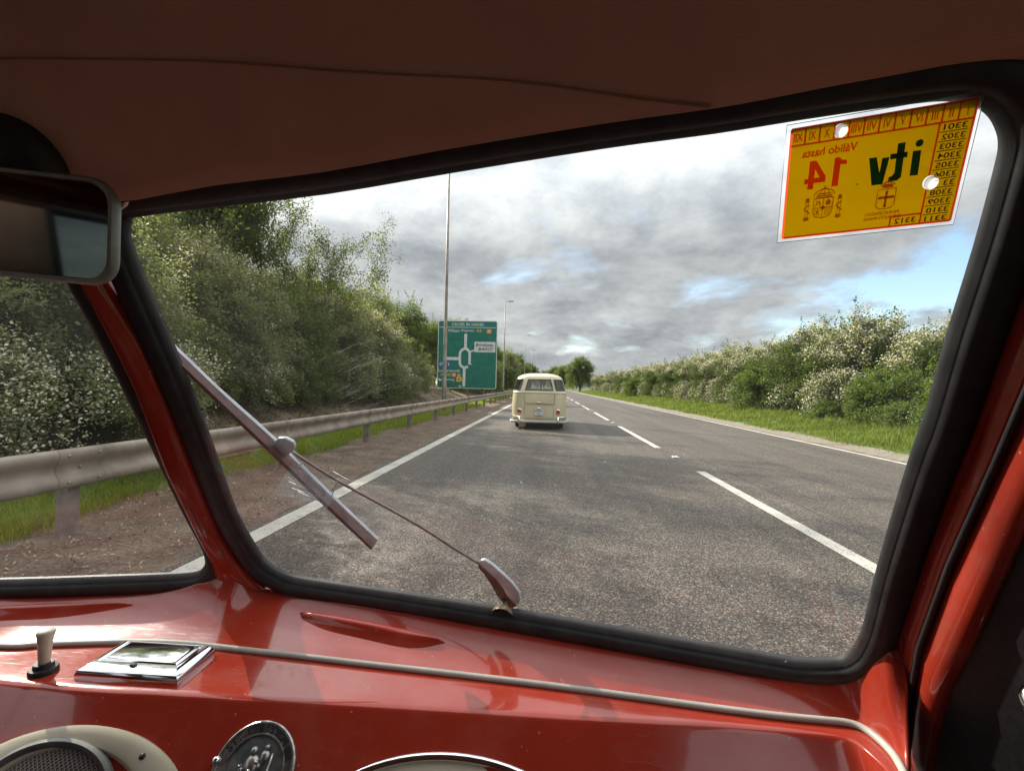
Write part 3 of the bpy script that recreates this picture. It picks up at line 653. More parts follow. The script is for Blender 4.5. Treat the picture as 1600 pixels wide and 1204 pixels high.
left = [
 # proto, photo column, distance, scale, rot, label
 (lhw, 20, 5.6, 1.05, .5, 'white-flowered hawthorn bush at the left edge, seen through the left windscreen pane'),
 (lhw, -110, 5.4, 1.1, 2.0, 'white-flowered hawthorn bush running out of the left edge of the photo'),
 (shd, 105, 7.6, .80, 1.5, 'dark shrub in the shade right of the white hawthorn, left of the centre pillar'),
 (lhw, 60, 8.8, 1.35, 3.6, 'tall grey-white hawthorn under the mirror, behind the dark shrub'),
 (trG, 130, 11.0, .78, .8, 'grey-green tree behind the rear-view mirror, left of the centre pillar'),
 (shr, 262, 10.6, 1.0, .2, 'pale grey-green shrub right of the centre pillar, above the wiper tip'),
 (trG, 255, 13.6, .74, 2.4, 'rounded grey-green tree directly right of the rear-view mirror'),
 (trA, 302, 15.8, .95, 1.0, 'dark dense tree making the tallest leafy peak right of the mirror'),
 (shr, 345, 12.6, 1.02, 4.0, 'grey-green shrub with faint blossom left of the middle of the wiper blade'),
 (ash1, 385, 16.6, .80, .6, 'tall open ash tree with bare dark branches against the bright sky'),
 (ash2, 225, 14.4, .95, 2.2, 'thin open ash tree behind the mirror with twigs against the sky'),
 (trG, 430, 17.5, .70, 5.1, 'grey-green tree beneath the open ash, mid-way between pillar and sign'),
 (shd, 420, 14.6, 1.0, .9, 'dark shrub on the bank below the open ash tree'),
 (trA, 500, 20.5, .72, 3.3, 'dark green tree on the right shoulder of the tall left trees'),
 (shr, 500, 17.0, 1.0, 2.1, 'pale shrub hanging over the barrier, left of the yellow-green tree'),
 (trG, 560, 25.0, .82, 1.9, 'greyish tree left of the yellow-green tree near the sign'),
 (shr, 566, 20.5, 1.0, 5.5, 'pale drooping hawthorn shrub over the barrier with silvery right flank'),
 (trB, 606, 31.0, .95, .7, 'yellow-green sunlit tree left of the green road sign'),
 (shd, 600, 25.5, 1.0, 3.0, 'dark shrub at the foot of the yellow-green tree left of the sign'),
 (trB, 655, 47.0, 1.1, 4.2, 'light green tree partly behind the left edge of the sign'),
 (shr, 630, 33.0, 1.0, .4, 'silvery shrub low beside the left edge of the sign'),
 (trA, 700, 50.0, 1.05, 2.2, 'dark tree behind the green sign, its top showing above the left corner'),
 (trB, 735, 60.0, .95, 2.9, 'green tree hidden mostly behind the middle of the sign'),
 (trA, 765, 74.0, 1.0, .2, 'dark tree behind the right edge of the sign'),
 (trG, 788, 92.0, 1.12, 1.2, 'grey-green tree right of the sign by the second lamp post'),
 (trA, 800, 112.0, 1.2, 5.2, 'dark tree right of the sign, between the second and third lamp posts'),
 (trB, 812, 135.0, 1.2, 3.9, 'green tree low behind the left corner of the cream van'),
 (shd, 758, 48.0, 1.0, 2.0, 'small dark shrub low at the right corner of the sign'),
 (shd, 785, 70.0, 1.3, 4.4, 'dark shrub low behind the barrier just right of the sign'),
]
for (p_, c_, y, s_, rz, lab) in left:
    x = LP(c_, y); z = float(np.interp(x, [-14, -9, -7.6, -6.6, -5.8, -5.2], [1.25, 1.0, .72, .36, .12, .02]))
    place(p_, x, y, rz, s_, lab, z=z-.05, sz=1.0 if p_ is ash1 else 1.2 if (p_ is trA and y == 15.8) else None)
place(ash2, -10.0, 7.0, 4.0, .9, 'unseen ash tree added left of the frame to dapple the sun in the cab', z=1.0, group='unseen trees added to shade the cab')  # out-of-view ash, added to break up the sun on the dashboard
def bank_z(x): return float(np.interp(x, [-14, -9, -7.6, -6.6, -5.8, -5.2], [1.25, 1.0, .72, .36, .12, .02]))
rp = random.Random(3)
y = 7.0; i = 0
while y < 120:
    x = -13.2-rp.uniform(0, 2.2)-(2.5 if y < 26 else 0); place((trG, trA, trB)[i % 3], x, y, rp.uniform(0, 6), (rp.uniform(.50, .58) if y < 26 else rp.uniform(.72, .86)), 'tree of the second row on the left, glimpsed between the bank trees in front', z=1.1, group='second row of trees on the left'); y += 4.2+y*.06; i += 1
y = 4.4; i = 0
while y < 90:
    x = -7.1-rp.uniform(0, .7)-(2.6 if 27 < y < 40 else 0); place((shd, shr, shd)[i % 3], x, y, rp.uniform(0, 6), rp.uniform(.50, .68), 'low shrub of the thicket along the foot of the left bank, behind the barrier', z=bank_z(x)-.08, group='low thicket shrubs on the left bank'); y += 1.5+y*.035; i += 1
# far trees
big = make_plant('round_tree', 'lone round green tree at the far end of right hedge', 'tree', None, rng, 4.7, 4.7, 10.6, 'dark', 520, 130, .20, 0, .1, .3, 40, .38, 4, core=.50, ztop=.50, low=.06, lobes=18, lob_amp=.40)
put(big, (LP(905, 150)+.1, 150, 0), 0, 1.0); used.add(big.name)
for i, (c_, y, s_, lab) in enumerate([(880, 190, 1.05, 'dark low tree left of the lone round tree, right of the cream van'), (868, 230, 1.2, 'dark tree on the horizon above the right corner of the cream van'),
     (850, 270, 1.1, 'far tree on the horizon straight behind the cream van roof'), (825, 200, 1.2, 'far tree on the horizon above the left corner of the cream van'), (900, 260, 1.0, 'farther tree hidden behind the lone round tree'), (935, 240, .7, 'small far tree right of the lone round tree behind the hedge')]):
    r = place(big, LP(c_, y), y, i*1.1, s_*.85, lab); r['group'] = FG

# grass
def blades(name, P, h, wd, rngb, lean=.35):
    N = len(P); a = rngb.random(N)*2*math.pi; d_ = np.stack([np.cos(a), np.sin(a), np.zeros(N)], 1); s_ = np.stack([-np.sin(a), np.cos(a), np.zeros(N)], 1)
    hh = h*(.5+.8*rngb.random(N)); ln = lean*hh*(rngb.random(N)*1.2)
    base = P; mid = P+d_*(ln*.35)[:, None]+np.array([0, 0, 1])*(hh*.6)[:, None]; tip = P+d_*ln[:, None]+np.array([0, 0, 1])*(hh*(1-.25*rngb.random(N)))[:, None]
    w_ = (wd*(.6+.8*rngb.random(N)))[:, None]
    V = np.empty((N, 4, 3)); V[:, 0] = base-s_*w_/2; V[:, 1] = base+s_*w_/2; V[:, 2] = mid+s_*w_*.45; V[:, 3] = mid-s_*w_*.45
    V2 = np.empty((N, 4, 3)); V2[:, 0] = mid-s_*w_*.45; V2[:, 1] = mid+s_*w_*.45; V2[:, 2] = tip+s_*w_*.08; V2[:, 3] = tip-s_*w_*.08
    return raw_quads(name, np.concatenate([V, V2]))
rg = np.random.default_rng(21)
def scatter(n, x0, x1, y0, y1, pw=1.):
    y = y0*(y1/y0)**(rg.random(n)**pw); x = x0+(x1-x0)*rg.random(n); return x, y
x, y = scatter(120000, 7.75, 14.5, 8, 130, .9)
edge = 7.85+.25*np.sin(y*1.3)+.18*np.sin(y*3.1+1)+.1*rg.normal(size=len(y)); keep = x > edge; x, y = x[keep], y[keep]; edge = edge[keep]
z = np.interp(x, [7.75, 8.3, 10, 13, 22], [0, .06, .10, .16, .2])
tuft = .5+.5*np.sin(x*2.1+np.sin(y*.9)*2)*np.sin(y*1.7+x)
hgt = (.10+.30*np.clip((x-edge)/2.6, 0, 1))*(.55+.75*tuft)
me = blades('grass', np.stack([x, y, z-.01], 1), hgt, .010*np.clip(y/9, 1, 7), rg, .7)
tag(link('grass', me, LEAF['grass'], None, False), 'long rough grass on the verge between the road and right hedge', 'grass', kind='stuff')
x, y = scatter(70000, -5.65, -4.05, 2.2, 110, 1.0); keep = x < -4.22+.10*np.sin(y*2.3)+.12*np.sin(y*.9)+.08*rg.normal(size=len(y)); x, y = x[keep], y[keep]
z = np.interp(x, [-5.8, -5.2, -5, -4.2], [.12, .03, .055, .065])
me = blades('grass', np.stack([x, y, z-.01], 1), .13*(.4+.8*(.5+.5*np.sin(y*1.1+x*2))), .007*np.clip(y/5, 1, 8), rg, .6)
tag(link('grass', me, LEAF['lawn'], None, False), 'short bright green grass strip behind the crash barrier', 'grass', kind='stuff')
x, y = scatter(5200, -4.4, -2.8, 2.0, 40, 1.0); n = len(x)
C_ = np.stack([x, y, np.interp(x, [-4.2, -3.9, -3.6, -3.3, -3.0, -2.8], [.07, .066, .056, .042, .026, .014])+.004], 1)
me = leaf_mesh('litter', C_, .035, .35, rg, 3)
MATS_l = mat('dry_litter', build=lambda g, p, o: (g.put(p.inputs['Base Color'], g.ramp(g('ShaderNodeNewGeometry').outputs['Random Per Island'], [(0, (.09, .05, .03)), (.6, (.24, .15, .09)), (1, (.45, .36, .24))])), setattr(p.inputs['Roughness'], 'default_value', .9)))
tag(link('litter', me, MATS_l, None, False), 'dry leaves and twigs littering the dirt between barrier and road', 'litter', kind='stuff')
x, y = scatter(9000, -9, -5.5, 4.0, 60, 1.0)
C_ = np.stack([x, y, np.interp(x, [-9, -7.6, -6.6, -5.8, -5.2], [1.0, .72, .36, .12, .02])+.03], 1)
tag(link('ivy', leaf_mesh('ivy', C_, .10, .6, rg, 1.5), LEAF['dark'], None, False), 'low dark ivy and leaves growing over the brown bank', 'ground cover', kind='stuff')
# pale fallen branch on the bank
o = [hit(*q, Vector((0, 6.3, 0)), Vector((0, 1, 0))) for q in ((70, 682), (88, 676), (106, 668), (122, 660), (129, 656))]
t = empty('fallen_branch', o[0], 'pale broken branch lying on the shady bank, seen through the left pane', 'branch')
b = MB(); b.tube(o, [.03, .04, .05, .05, .03], 7); b.tube([o[1], o[1]+Vector((-.1, .05, -.07)), o[1]+Vector((-.16, .05, -.16))], [.025, .02, .01], 5); b.tube([o[2], o[2]+Vector((.07, .05, -.10))], [.02, .012], 5)
b.build('branch', mat('dead_wood', build=varied((.18, .15, .12), (.32, .28, .23), 14, .9)), t)

# ================================================================ CREAM VAN AHEAD
def cream_van():
    X0, Y0 = -.245, 15.0; L = 4.15
    t = empty('cream_van', (X0, Y0+L/2, 0), 'old cream van with wraparound rear windows driving ahead in the lane', 'van')
    zs = [.24, .31, .45, .62, .80, 1.0, 1.10, 1.135, 1.155, 1.175, 1.205, 1.225, 1.40, 1.565, 1.585, 1.63, 1.675, 1.715, 1.75, 1.778, 1.795]
    W = lambda z: float(np.interp(z, [.24, .31, .45, .7, 1.0, 1.135, 1.155, 1.175, 1.225, 1.565, 1.63, 1.675, 1.715, 1.75, 1.778, 1.795], [.82, .855, .868, .87, .855, .842, .852, .838, .825, .735, .705, .655, .575, .455, .30, .14]))
    YB = lambda z: float(np.interp(z, [.24, .31, .9, 1.135, 1.155, 1.175, 1.225, 1.565, 1.63, 1.675, 1.715, 1.75, 1.778, 1.795], [.05, .02, .0, .015, .003, .02, .03, .12, .15, .20, .29, .44, .75, 1.3]))
    def outline(z):
        w_ = W(z); yb = YB(z); yf = L-yb*1.1-.02; r = min(.36, w_*.6); pts = []; ids = []
        def seg(a, b, fr, nm):
            for f in fr: pts.append((a[0]+(b[0]-a[0])*f, a[1]+(b[1]-a[1])*f)); ids.append(nm)
        def arc(cx_, cy_, a0, nm):
            for q in (0, 10, 22, 34, 46, 58, 68, 80): pts.append((cx_+r*math.cos(R(a0+q)), cy_+r*math.sin(R(a0+q)))); ids.append(nm if 10 <= q < 68 else '')
        k = w_-r
        seg((-k, yb), (k, yb), (0, .03), ''); ids[-1] = 'R'; seg((-k, yb), (k, yb), (.25, .5, .75), 'R'); seg((-k, yb), (k, yb), (.97,), '')
        arc(k, yb+r, -90, 'C')
        fr = (0, .04, .27, .31, .54, .58, .81, .85)
        seg((w_, yb+r), (w_, yf-r), fr, ''); 
        for i, q in zip(range(-8, 0), ('', 'S', '', 'S', '', 'S', '', '')): ids[i] = q
        arc(k, yf-r, 0, '')
        seg((k, yf), (-k, yf), (0, .04), ''); ids[-1] = 'F'; seg((k, yf), (-k, yf), (.47,), ''); seg((k, yf), (-k, yf), (.53,), 'F'); seg((k, yf), (-k, yf), (.96,), '')
        arc(-k, yf-r, 90, '')
        seg((-w_, yf-r), (-w_, yb+r), fr, '')
        for i, q in zip(range(-8, 0), ('', 'S', '', 'S', '', 'S', '', '')): ids[i] = q
        arc(-k, yb+r, 180, 'C')
        return pts, ids
    rows = []; ids = None
    for z in zs: p_, ids = outline(z); rows.append([Vector((X0+x, Y0+y, z)) for x, y in p_])
    n = len(rows[0]); body = MB(); gl = {}; trim = MB()
    vs = [p for r in rows for p in r]; bf = []; wl = {}
    iz0, iz1 = zs.index(1.225), zs.index(1.565)
    for i in range(len(zs)-1):
        for j in range(n):
            f = (i*n+j, i*n+(j+1) % n, (i+1)*n+(j+1) % n, (i+1)*n+j)
            if ids[j] and iz0 <= i < iz1: wl.setdefault(ids[j], []).append((j, f))
            else: bf.append(f)
    bf.append(tuple((len(zs)-1)*n+j for j in range(n))); bf.append(tuple(range(n))[::-1])
    body.add(vs, bf); o = body.build('body', M['buspaint'], t); solid(o, .018, -1); sharp(o, 40)
    # panes, one per opening
    runs = []; cur = []
    for j in range(n):
        if ids[j]: 
            if cur and cur[-1] == j-1 and ids[cur[-1]] == ids[j]: cur.append(j)
            else:
                if cur: runs.append(cur)
                cur = [j]
    runs.append(cur)
    for run in runs:
        b = MB(); js = run+[(run[-1]+1) % n]
        cen = Vector((X0, Y0+L/2, 1.4))
        rr = [[rows[i][j]+(Vector((cen.x, cen.y, rows[i][j].z))-rows[i][j]).normalized()*.008 for j in js] for i in range(iz0, iz1+1)]
        b.grid(rr); b.build('rear_window' if ids[run[0]] == 'R' else 'corner_window' if ids[run[0]] == 'C' else 'windscreen' if ids[run[0]] == 'F' else 'side_window', M['busglass'], t)
        fr = [rows[iz0][j] for j in js]+[rows[(iz0+iz1)//2][js[-1]]]+[rows[iz1][j] for j in js[::-1]]+[rows[(iz0+iz1)//2][js[0]]]
        MB().tube(fr+[fr[0]], .011, 6).build('window_seal', M['seam'] if ids[run[0]] != 'R' else M['seam'], t)
    def at(x, z, out=.003): return Vector((X0+x, Y0+YB(z)-out, z))
    def rearstrip(name, pts, wd, m, out=.003):
        P = [Vector(p) for p in pts]; A_ = []; B_ = []
        for i, p in enumerate(P):
            d_ = (P[min(i+1, len(P)-1)]-P[max(i-1, 0)]).normalized(); q = Vector((-d_.y, d_.x))*wd/2; p2 = Vector((p.x, p.y))
            A_.append(at(p2.x+q.x, p2.y+q.y, out)); B_.append(at(p2.x-q.x, p2.y-q.y, out))
        b = MB().grid([A_, B_]); return b
    V2 = lambda l: [Vector((a, c)) for a, c in l]
    b = rearstrip('s', V2([(-.46, .83), (-.47, 1.0), (-.47, 1.12)]), .012, None); c = rearstrip('s', V2([(.48, .80), (.485, 1.0), (.485, 1.12)]), .014, None)
    d_ = rearstrip('s', V2([(-.46, .815), (0, .812), (.48, .80)]), .014, None)
    for q in (c, d_): b.add(q.v, q.f)
    b.build('hatch_gap', M['seam'], t)
    b = rearstrip('s', V2([(-.44, .77), (-.46, .55), (-.44, .36), (0, .345), (.44, .36), (.46, .55), (.44, .77), (0, .785), (-.44, .77)]), .010, None); b.build('engine_lid_gap', M['seam'], t)
    b = MB(); b.box(at(0, .845, .02), (.14, .03, .02)); b.build('hatch_handle', M['chrome'], t, False, .006)
    # number plate with raised figures
    b = MB(); b.box(at(.0, .545, .02), (.25, .02, .19)); pl = b.build('number_plate', M['swhite'], t, False, .004)
    vs2, fs2 = fit_text('1524', -.10, .555, .10, .62); mesh('plate_lettering', [(X0+x, Y0-.032, z) for x, z in vs2], fs2, M['bluetxt'], pl, False)
    vs2, fs2 = fit_text('1963', -.06, .48, .06, .525); mesh('plate_lettering', [(X0+x, Y0-.032, z) for x, z in vs2], fs2, M['bluetxt'], pl, False)
    b = MB(); b.tube([at(-.07, .665, .03), at(.07, .665, .03)], .022, 10); b.build('plate_lamp', M['chrome'], t)
    for s in (-1, 1):
        c_ = at(s*.60, .56, -.005)
        b = MB(); b.lathe([(.0, .035), (.03, .034), (.05, .026), (.058, .012), (.058, 0)], (0, 0, 0), (0, -1, 0), (1, 0, 0), 20)
        b.v = [(x+c_.x, y+c_.y, z*1.35+c_.z) for x, y, z in b.v]; tl = b.build('tail_light', M['redlens'], t)
        b = MB(); b.lathe([(.056, .016), (.068, .014), (.07, 0)], (0, 0, 0), (0, -1, 0), (1, 0, 0), 20); b.v = [(x+c_.x, y+c_.y, z*1.32+c_.z) for x, y, z in b.v]; b.build('light_ring', M['chrome'], tl)
        b = MB(); b.box(c_+Vector((0, -.02, -.045)), (.05, .03, .035)); b.build('indicator_lens', M['sorange'], tl, False, .006)
    # bumper: a swept blade round the tail
    path = [(-.90, .75), (-.905, .45), (-.88, .14), (-.80, -.01), (-.62, -.075), (0, -.10), (.62, -.075), (.80, -.01), (.88, .14), (.905, .45), (.90, .75)]
    path = smooth_curve([(X0+x, Y0+y, 0) for x, y in path], 4); pr = [(0, .215), (.022, .225), (.03, .255), (.022, .285), (0, .298)]
    rr = []
    for i, p in enumerate(path):
        d_ = (path[min(i+1, len(path)-1)]-path[max(i-1, 0)]).normalized(); o_ = Vector((d_.y, -d_.x, 0)); rr.append([p+o_*a+Vector((0, 0, z)) for a, z in pr])
    bm_ = MB().grid(rr).build('bumper', mat('bumper_paint', build=varied((.36, .34, .29), (.46, .44, .38), 6, .4)), t); solid(bm_, .012)
    for s in (-1, 1):
        b = MB(); b.tube([(X0+s*.60, Y0-.115, .19), (X0+s*.60, Y0-.125, .27), (X0+s*.60, Y0-.115, .42)], [.025, .032, .022], 10); b.build('overrider', M['chrome'], bm_)
        MB().tube([(X0+s*.60, Y0-.11, .40), (X0+s*.74, Y0-.05, .41), (X0+s*.86, Y0+.13, .40)], .018, 8).build('bumper_rail', M['chrome'], bm_)
    for s in (-1, 1):
        for ya in (.98, 3.32):
            c_ = (X0+s*.70, Y0+ya, .325)
            wroot = MB().lathe([(.20, -.085), (.30, -.088), (.322, -.07), (.327, 0), (.322, .07), (.30, .088), (.20, .085)], c_, (1, 0, 0), (0, 1, 0), 36).build('wheel', M['tyre'], t)
            MB().lathe([(.0, s*.05), (.10, s*.06), (.14, s*.045), (.20, s*.07), (.205, s*.08)], c_, (1, 0, 0), (0, 1, 0), 28).build('rim', M['cream'], wroot)
    b = MB(); b.box((X0, Y0+L/2, .30), (1.50, L-.5, .10)); b.tube([(X0-.6, Y0+.98, .32), (X0+.6, Y0+.98, .32)], .06, 8); b.box((X0, Y0+.55, .30), (.7, .5, .22)); b.tube([(X0-.2, Y0+.25, .22), (X0+.3, Y0+.25, .22), (X0+.36, Y0-.02, .21)], .03, 8); b.build('underbody', M['black'], t, False)
    b = MB(); b.box((X0-.525, Y0+.35, .125), (.20, .012, .15)); b.build('mud_flap', M['cream'], t, False, .004)
    b = MB(); b.box((X0+.60, Y0+.45, .16), (.20, .012, .16)); b.build('mud_flap', M['black'], t, False, .004)
    for (y, h) in ((1.5, 1.16), (2.9, 1.22)):
        b = MB(); b.box((X0, Y0+y, h-.35), (1.35, .14, .70)); b.box((X0, Y0+y+.25, .62), (1.35, .5, .18)); b.build('seat', M['seat'], t, False, .05)
    b = MB(); b.box((X0+.08, Y0+.9, 1.255), (.9, .5, .03)); b.build('luggage_shelf', M['cream'], t, False, .01)
cream_van()

# ================================================================ RED VAN CAB (the vehicle the picture is taken from)
A_, L_ = R(11), R(28.5)
mh = Vector((math.sin(A_), math.cos(A_), 0)); UU = Vector((math.cos(A_), -math.sin(A_), 0)); VV = U0*math.cos(L_) - mh*math.sin(L_); NN = UU.cross(VV)   # NN faces the cabin
P0 = CP + Vector((0, .36, 0))
XC = hit(300, 650, P0, NN).x
MX = lambda p: Vector((2*XC-p.x, p.y, p.z))                # mirror across the van's middle
NL = Vector((-NN.x, NN.y, NN.z)); PL0 = MX(P0); UL = Vector((-UU.x, UU.y, UU.z)); VL = VV.copy(); VL.x = -VL.x
def onR(x, y, h=0.): return hit(x, y, P0+NN*h, NN)
def onL(x, y, h=0.): return hit(x, y, PL0+NL*h, NL)
DZ = CAM_Z-.28
def onD(x, y, dz=0.): return hit(x, y, Vector((0, 0, DZ+dz)), U0)
van = empty('red_van', (XC, -.6, 0), 'red van cab with a divided windscreen and brown headliner, seen from inside', 'van')

outR_px = [(196, 334), (312, 319), (500, 296), (702, 261), (940, 222), (1120, 197), (1260, 174), (1420, 150), (1490, 143), (1535, 149), (1564, 165), (1581, 190), (1588, 222), (1580, 265), (1545, 390), (1500, 530), (1462, 660), (1440, 719), (1410, 812), (1381, 909), (1362, 985), (1349, 1017), (1335, 1034), (1310, 1043), (1245, 1043), (1200, 1036), (1017, 1003), (801, 965), (622, 936), (476, 914), (437, 904), (408, 886), (390, 862), (360, 810), (337, 750), (311, 679), (270, 577), (219, 461), (188, 384), (184, 360), (187, 342)]
toR = lambda p: ((p-P0).dot(UU), (p-P0).dot(VV)); frR = lambda q, h=0: P0+UU*q[0]+VV*q[1]+NN*h
toL = lambda p: ((p-PL0).dot(UL), (p-PL0).dot(VL)); frL = lambda q, h=0: PL0+UL*q[0]+VL*q[1]+NL*h
def rounded(pts, n=4):
    return [(p.x, p.y) for p in smooth_curve([Vector((a, b, 0)) for a, b in pts], n, True)]
OUT_R = rounded([toR(onR(*p)) for p in outR_px], 3)
# left pane: its visible edge from the photo, the rest mirrored from the right pane
visL = [toL(onL(*p)) for p in [(40, 330), (109, 446), (161, 540), (240, 701), (285, 795), (308, 838), (319, 859), (324, 880), (318, 895), (304, 902), (262, 906), (130, 911), (0, 915)]]
mirL = [toR(onR(*p)) for p in [(1335, 1034), (1349, 1017), (1381, 909), (1440, 719), (1545, 390), (1588, 222), (1564, 165), (1490, 143), (1260, 174), (940, 222), (500, 296)]]
vb = visL[-1][1]
mirL[0] = (mirL[0][0], vb+.006); mirL[1] = (mirL[1][0], vb+.022)
OUT_L = rounded([(x, y) for x, y in visL]+[(mirL[0][0]-.04, vb)]+mirL, 3)
def area(o): return sum(o[i][0]*o[(i+1) % len(o)][1]-o[(i+1) % len(o)][0]*o[i][1] for i in range(len(o)))
def offset(o, dd):
    sgn = -1 if area(o) > 0 else 1; r = []
    for i in range(len(o)):
        a, c = o[i-1], o[(i+1) % len(o)]; tx, ty = c[0]-a[0], c[1]-a[1]; l = math.hypot(tx, ty) or 1e-9
        r.append((o[i][0]+(-ty/l)*sgn*dd, o[i][1]+(tx/l)*sgn*dd))
    return r
PROF = [(-.004, -.006), (-.003, -.001), (.0, .0), (.0005, .003), (.003, .0058), (.007, .0074), (.012, .0077), (.0165, .0066), (.0195, .004), (.021, .0)]
# windscreen panes: local axes = the pane's own plane
def pane(o, fr, P, U_, V_, N_, name):
    me = bpy.data.meshes.new(name); oo = offset(o, .003)
    n = len(oo); vs = [(x, y, 0) for x, y in oo]+[(x, y, -.004) for x, y in oo]
    me.from_pydata(vs, [], [tuple(range(n)), tuple(range(n, 2*n))[::-1]]+[(i, n+i, n+(i+1) % n, (i+1) % n) for i in range(n)]); me.update()
    ob = bpy.data.objects.new(name, me); COL.objects.link(ob); me.materials.append(M['glass']); ob.parent = van
    ob.matrix_local = Matrix.Translation(-van.location) @ Matrix(((U_.x, V_.x, N_.x, P.x), (U_.y, V_.y, N_.y, P.y), (U_.z, V_.z, N_.z, P.z), (0, 0, 0, 1)))
    return ob
PIVOT_LOCAL = (*toR(onR(788, 950)), 0); SCRATCH_LOCAL = (*toR(onR(575, 612)), 0)
M['glass'] = mat('windscreen_glass', build=glass)
wr = pane(OUT_R, frR, P0, UU, VV, NN, 'windscreen'); wl_ = pane(OUT_L, frL, PL0, UL, VL, NL, 'windscreen')
for ob, o, fr in ((wr, OUT_R, frR), (wl_, OUT_L, frL)):
    rows = [[fr(q, h) for q in offset(o, dd)] for dd, h in PROF]
    g_ = MB().grid(rows, True).build('rubber_seal', M['rubber'], van)
    rows = [[fr(q, h) for q in offset(o, dd)] for dd, h in [(-.0015, -.005), (-.0022, -.010), (.004, -.012), (.012, -.009)]]
    MB().grid(rows, True).build('outer_seal', M['rubber'], van)

def lerp(a, b, t): return a+(b-a)*t
def interp_px(pts, x): 
    xs = [p[0] for p in pts]; return (x, float(np.interp(x, xs, [p[1] for p in pts])))
def cabsheet(o, t):                                       # body panel: faces the cabin, thickness goes outwards
    me = o.data; c = Vector((XC+.3, -.3, CAM_Z)); a = 0.
    for p in me.polygons: a += p.normal.dot(c-p.center)*p.area
    if a < 0: me.flip_normals()
    return solid(o, t, -1)
# --- dashboard: cowl under the glass, flat ledge, sloping face
pip_px = [(-420, 1034), (-250, 1022), (-100, 1015), (0, 1012), (60, 1010), (130, 1007.5), (200, 1005.5), (250, 1006), (290, 1008), (330, 1012), (380, 1018), (450, 1026), (560, 1039), (700, 1055), (850, 1073), (1000, 1093), (1100, 1107), (1200, 1120), (1280, 1128), (1325, 1133), (1352, 1143), (1378, 1163), (1400, 1188), (1418, 1222)]
cre_px = [(-460, 1085), (-280, 1066), (-120, 1060), (0, 1063), (60, 1068), (125, 1074), (190, 1078), (245, 1080), (290, 1083), (330, 1085), (385, 1089), (460, 1093), (570, 1099), (720, 1108), (865, 1117), (1005, 1124), (1100, 1128.5), (1198, 1136), (1272, 1143), (1315, 1149), (1338, 1158), (1362, 1178), (1384, 1202), (1402, 1236)]
top_px = [(-380, 948, 'L'), (-230, 938, 'L'), (-90, 933, 'L'), (0, 930, 'L'), (70, 929, 'L'), (150, 926, 'L'), (235, 922, 'L'), (285, 914, 'L'), (322, 900, 'C'), (360, 898, 'C'), (405, 912, 'R'), (450, 925, 'R'), (560, 940, 'R'), (700, 963, 'R'), (850, 990, 'R'), (1000, 1017, 'R'), (1100, 1035, 'R'), (1195, 1051, 'R'), (1270, 1059, 'R'), (1315, 1058, 'R'), (1345, 1047, 'R'), (1370, 1020, 'R'), (1392, 1005, 'R'), (1420, 1010, 'R')]
def toppt(x, y, s):
    if s == 'L': return onL(x, y, .004)
    if s == 'R': return onR(x, y, .004)
    return (onL(x, y, .012)+onR(x, y, .012))/2
pip = [onD(*p) for p in pip_px]; cre = [onD(*p) for p in cre_px]; top = [toppt(*p) for p in top_px]
mi_ = [i for i in range(len(pip)) if MX(pip[i]).x < pip[3].x-.05 and MX(top[i]).x < top[3].x-.05][::-1]       # far left end: the right end mirrored
pip, cre, top = [[MX(q[i]) for i in mi_]+q[3:] for q in (pip, cre, top)]
def cowl_col(i_, n=12):
    a, c = top[i_], pip[i_]; b_ = Vector((lerp(a.x, c.x, .30), lerp(a.y, c.y, .30), DZ+.006)); return [a*(1-t)**2+b_*2*t*(1-t)+c*t*t for t in [k/n for k in range(n+1)]]
def resample(curves, n=4):
    return [smooth_curve(c, n) for c in curves]
cols = [cowl_col(i) for i in range(len(top))]
DN = Vector((0, -.63, -.77)).normalized()
rowsC = [[c[k] for c in cols] for k in range(13)]
rowsL = [[lerp(pip[i], cre[i], t) for i in range(len(pip))] for t in (.25, .5, .75, .92)]
rowsE = [[c+Vector((0, -.0012, -.0004)) for c in cre], [c+Vector((0, -.0028, -.0016)) for c in cre], [c+Vector((0, -.0045, -.0036)) for c in cre]]
rowsF = [[c+Vector((0, -.0045, -.0036))+DN*q for c in cre] for q in (.004, .02, .05, .09, .13)]
rowsF += [[c+Vector((0, -.0045, -.0036))+DN*.135+Vector((0, 0, -q)) for c in cre] for q in (.01, .08, .30)]
dash = MB().grid(resample(rowsC+rowsL+rowsE+rowsF, 4)).build('dashboard', M['red'], van)
bvh = BVHTree.FromPolygons([tuple(v.co) for v in dash.data.vertices], [tuple(p.vertices) for p in dash.data.polygons])
def cast(x, y, up=0.):
    h, n, i, d_ = bvh.ray_cast(CP, ray(x, y).normalized())
    if h is None: h, n, i, d_ = bvh.find_nearest(CP+ray(x, y)*.45)
    if n.dot(ray(x, y)) > 0: n = -n
    return h+n*up, n
cabsheet(dash, .003)
MB().tube(smooth_curve([p+Vector((0, 0, .0022)) for p in pip], 5), .0030, 10).build('piping', M['piping'], dash)
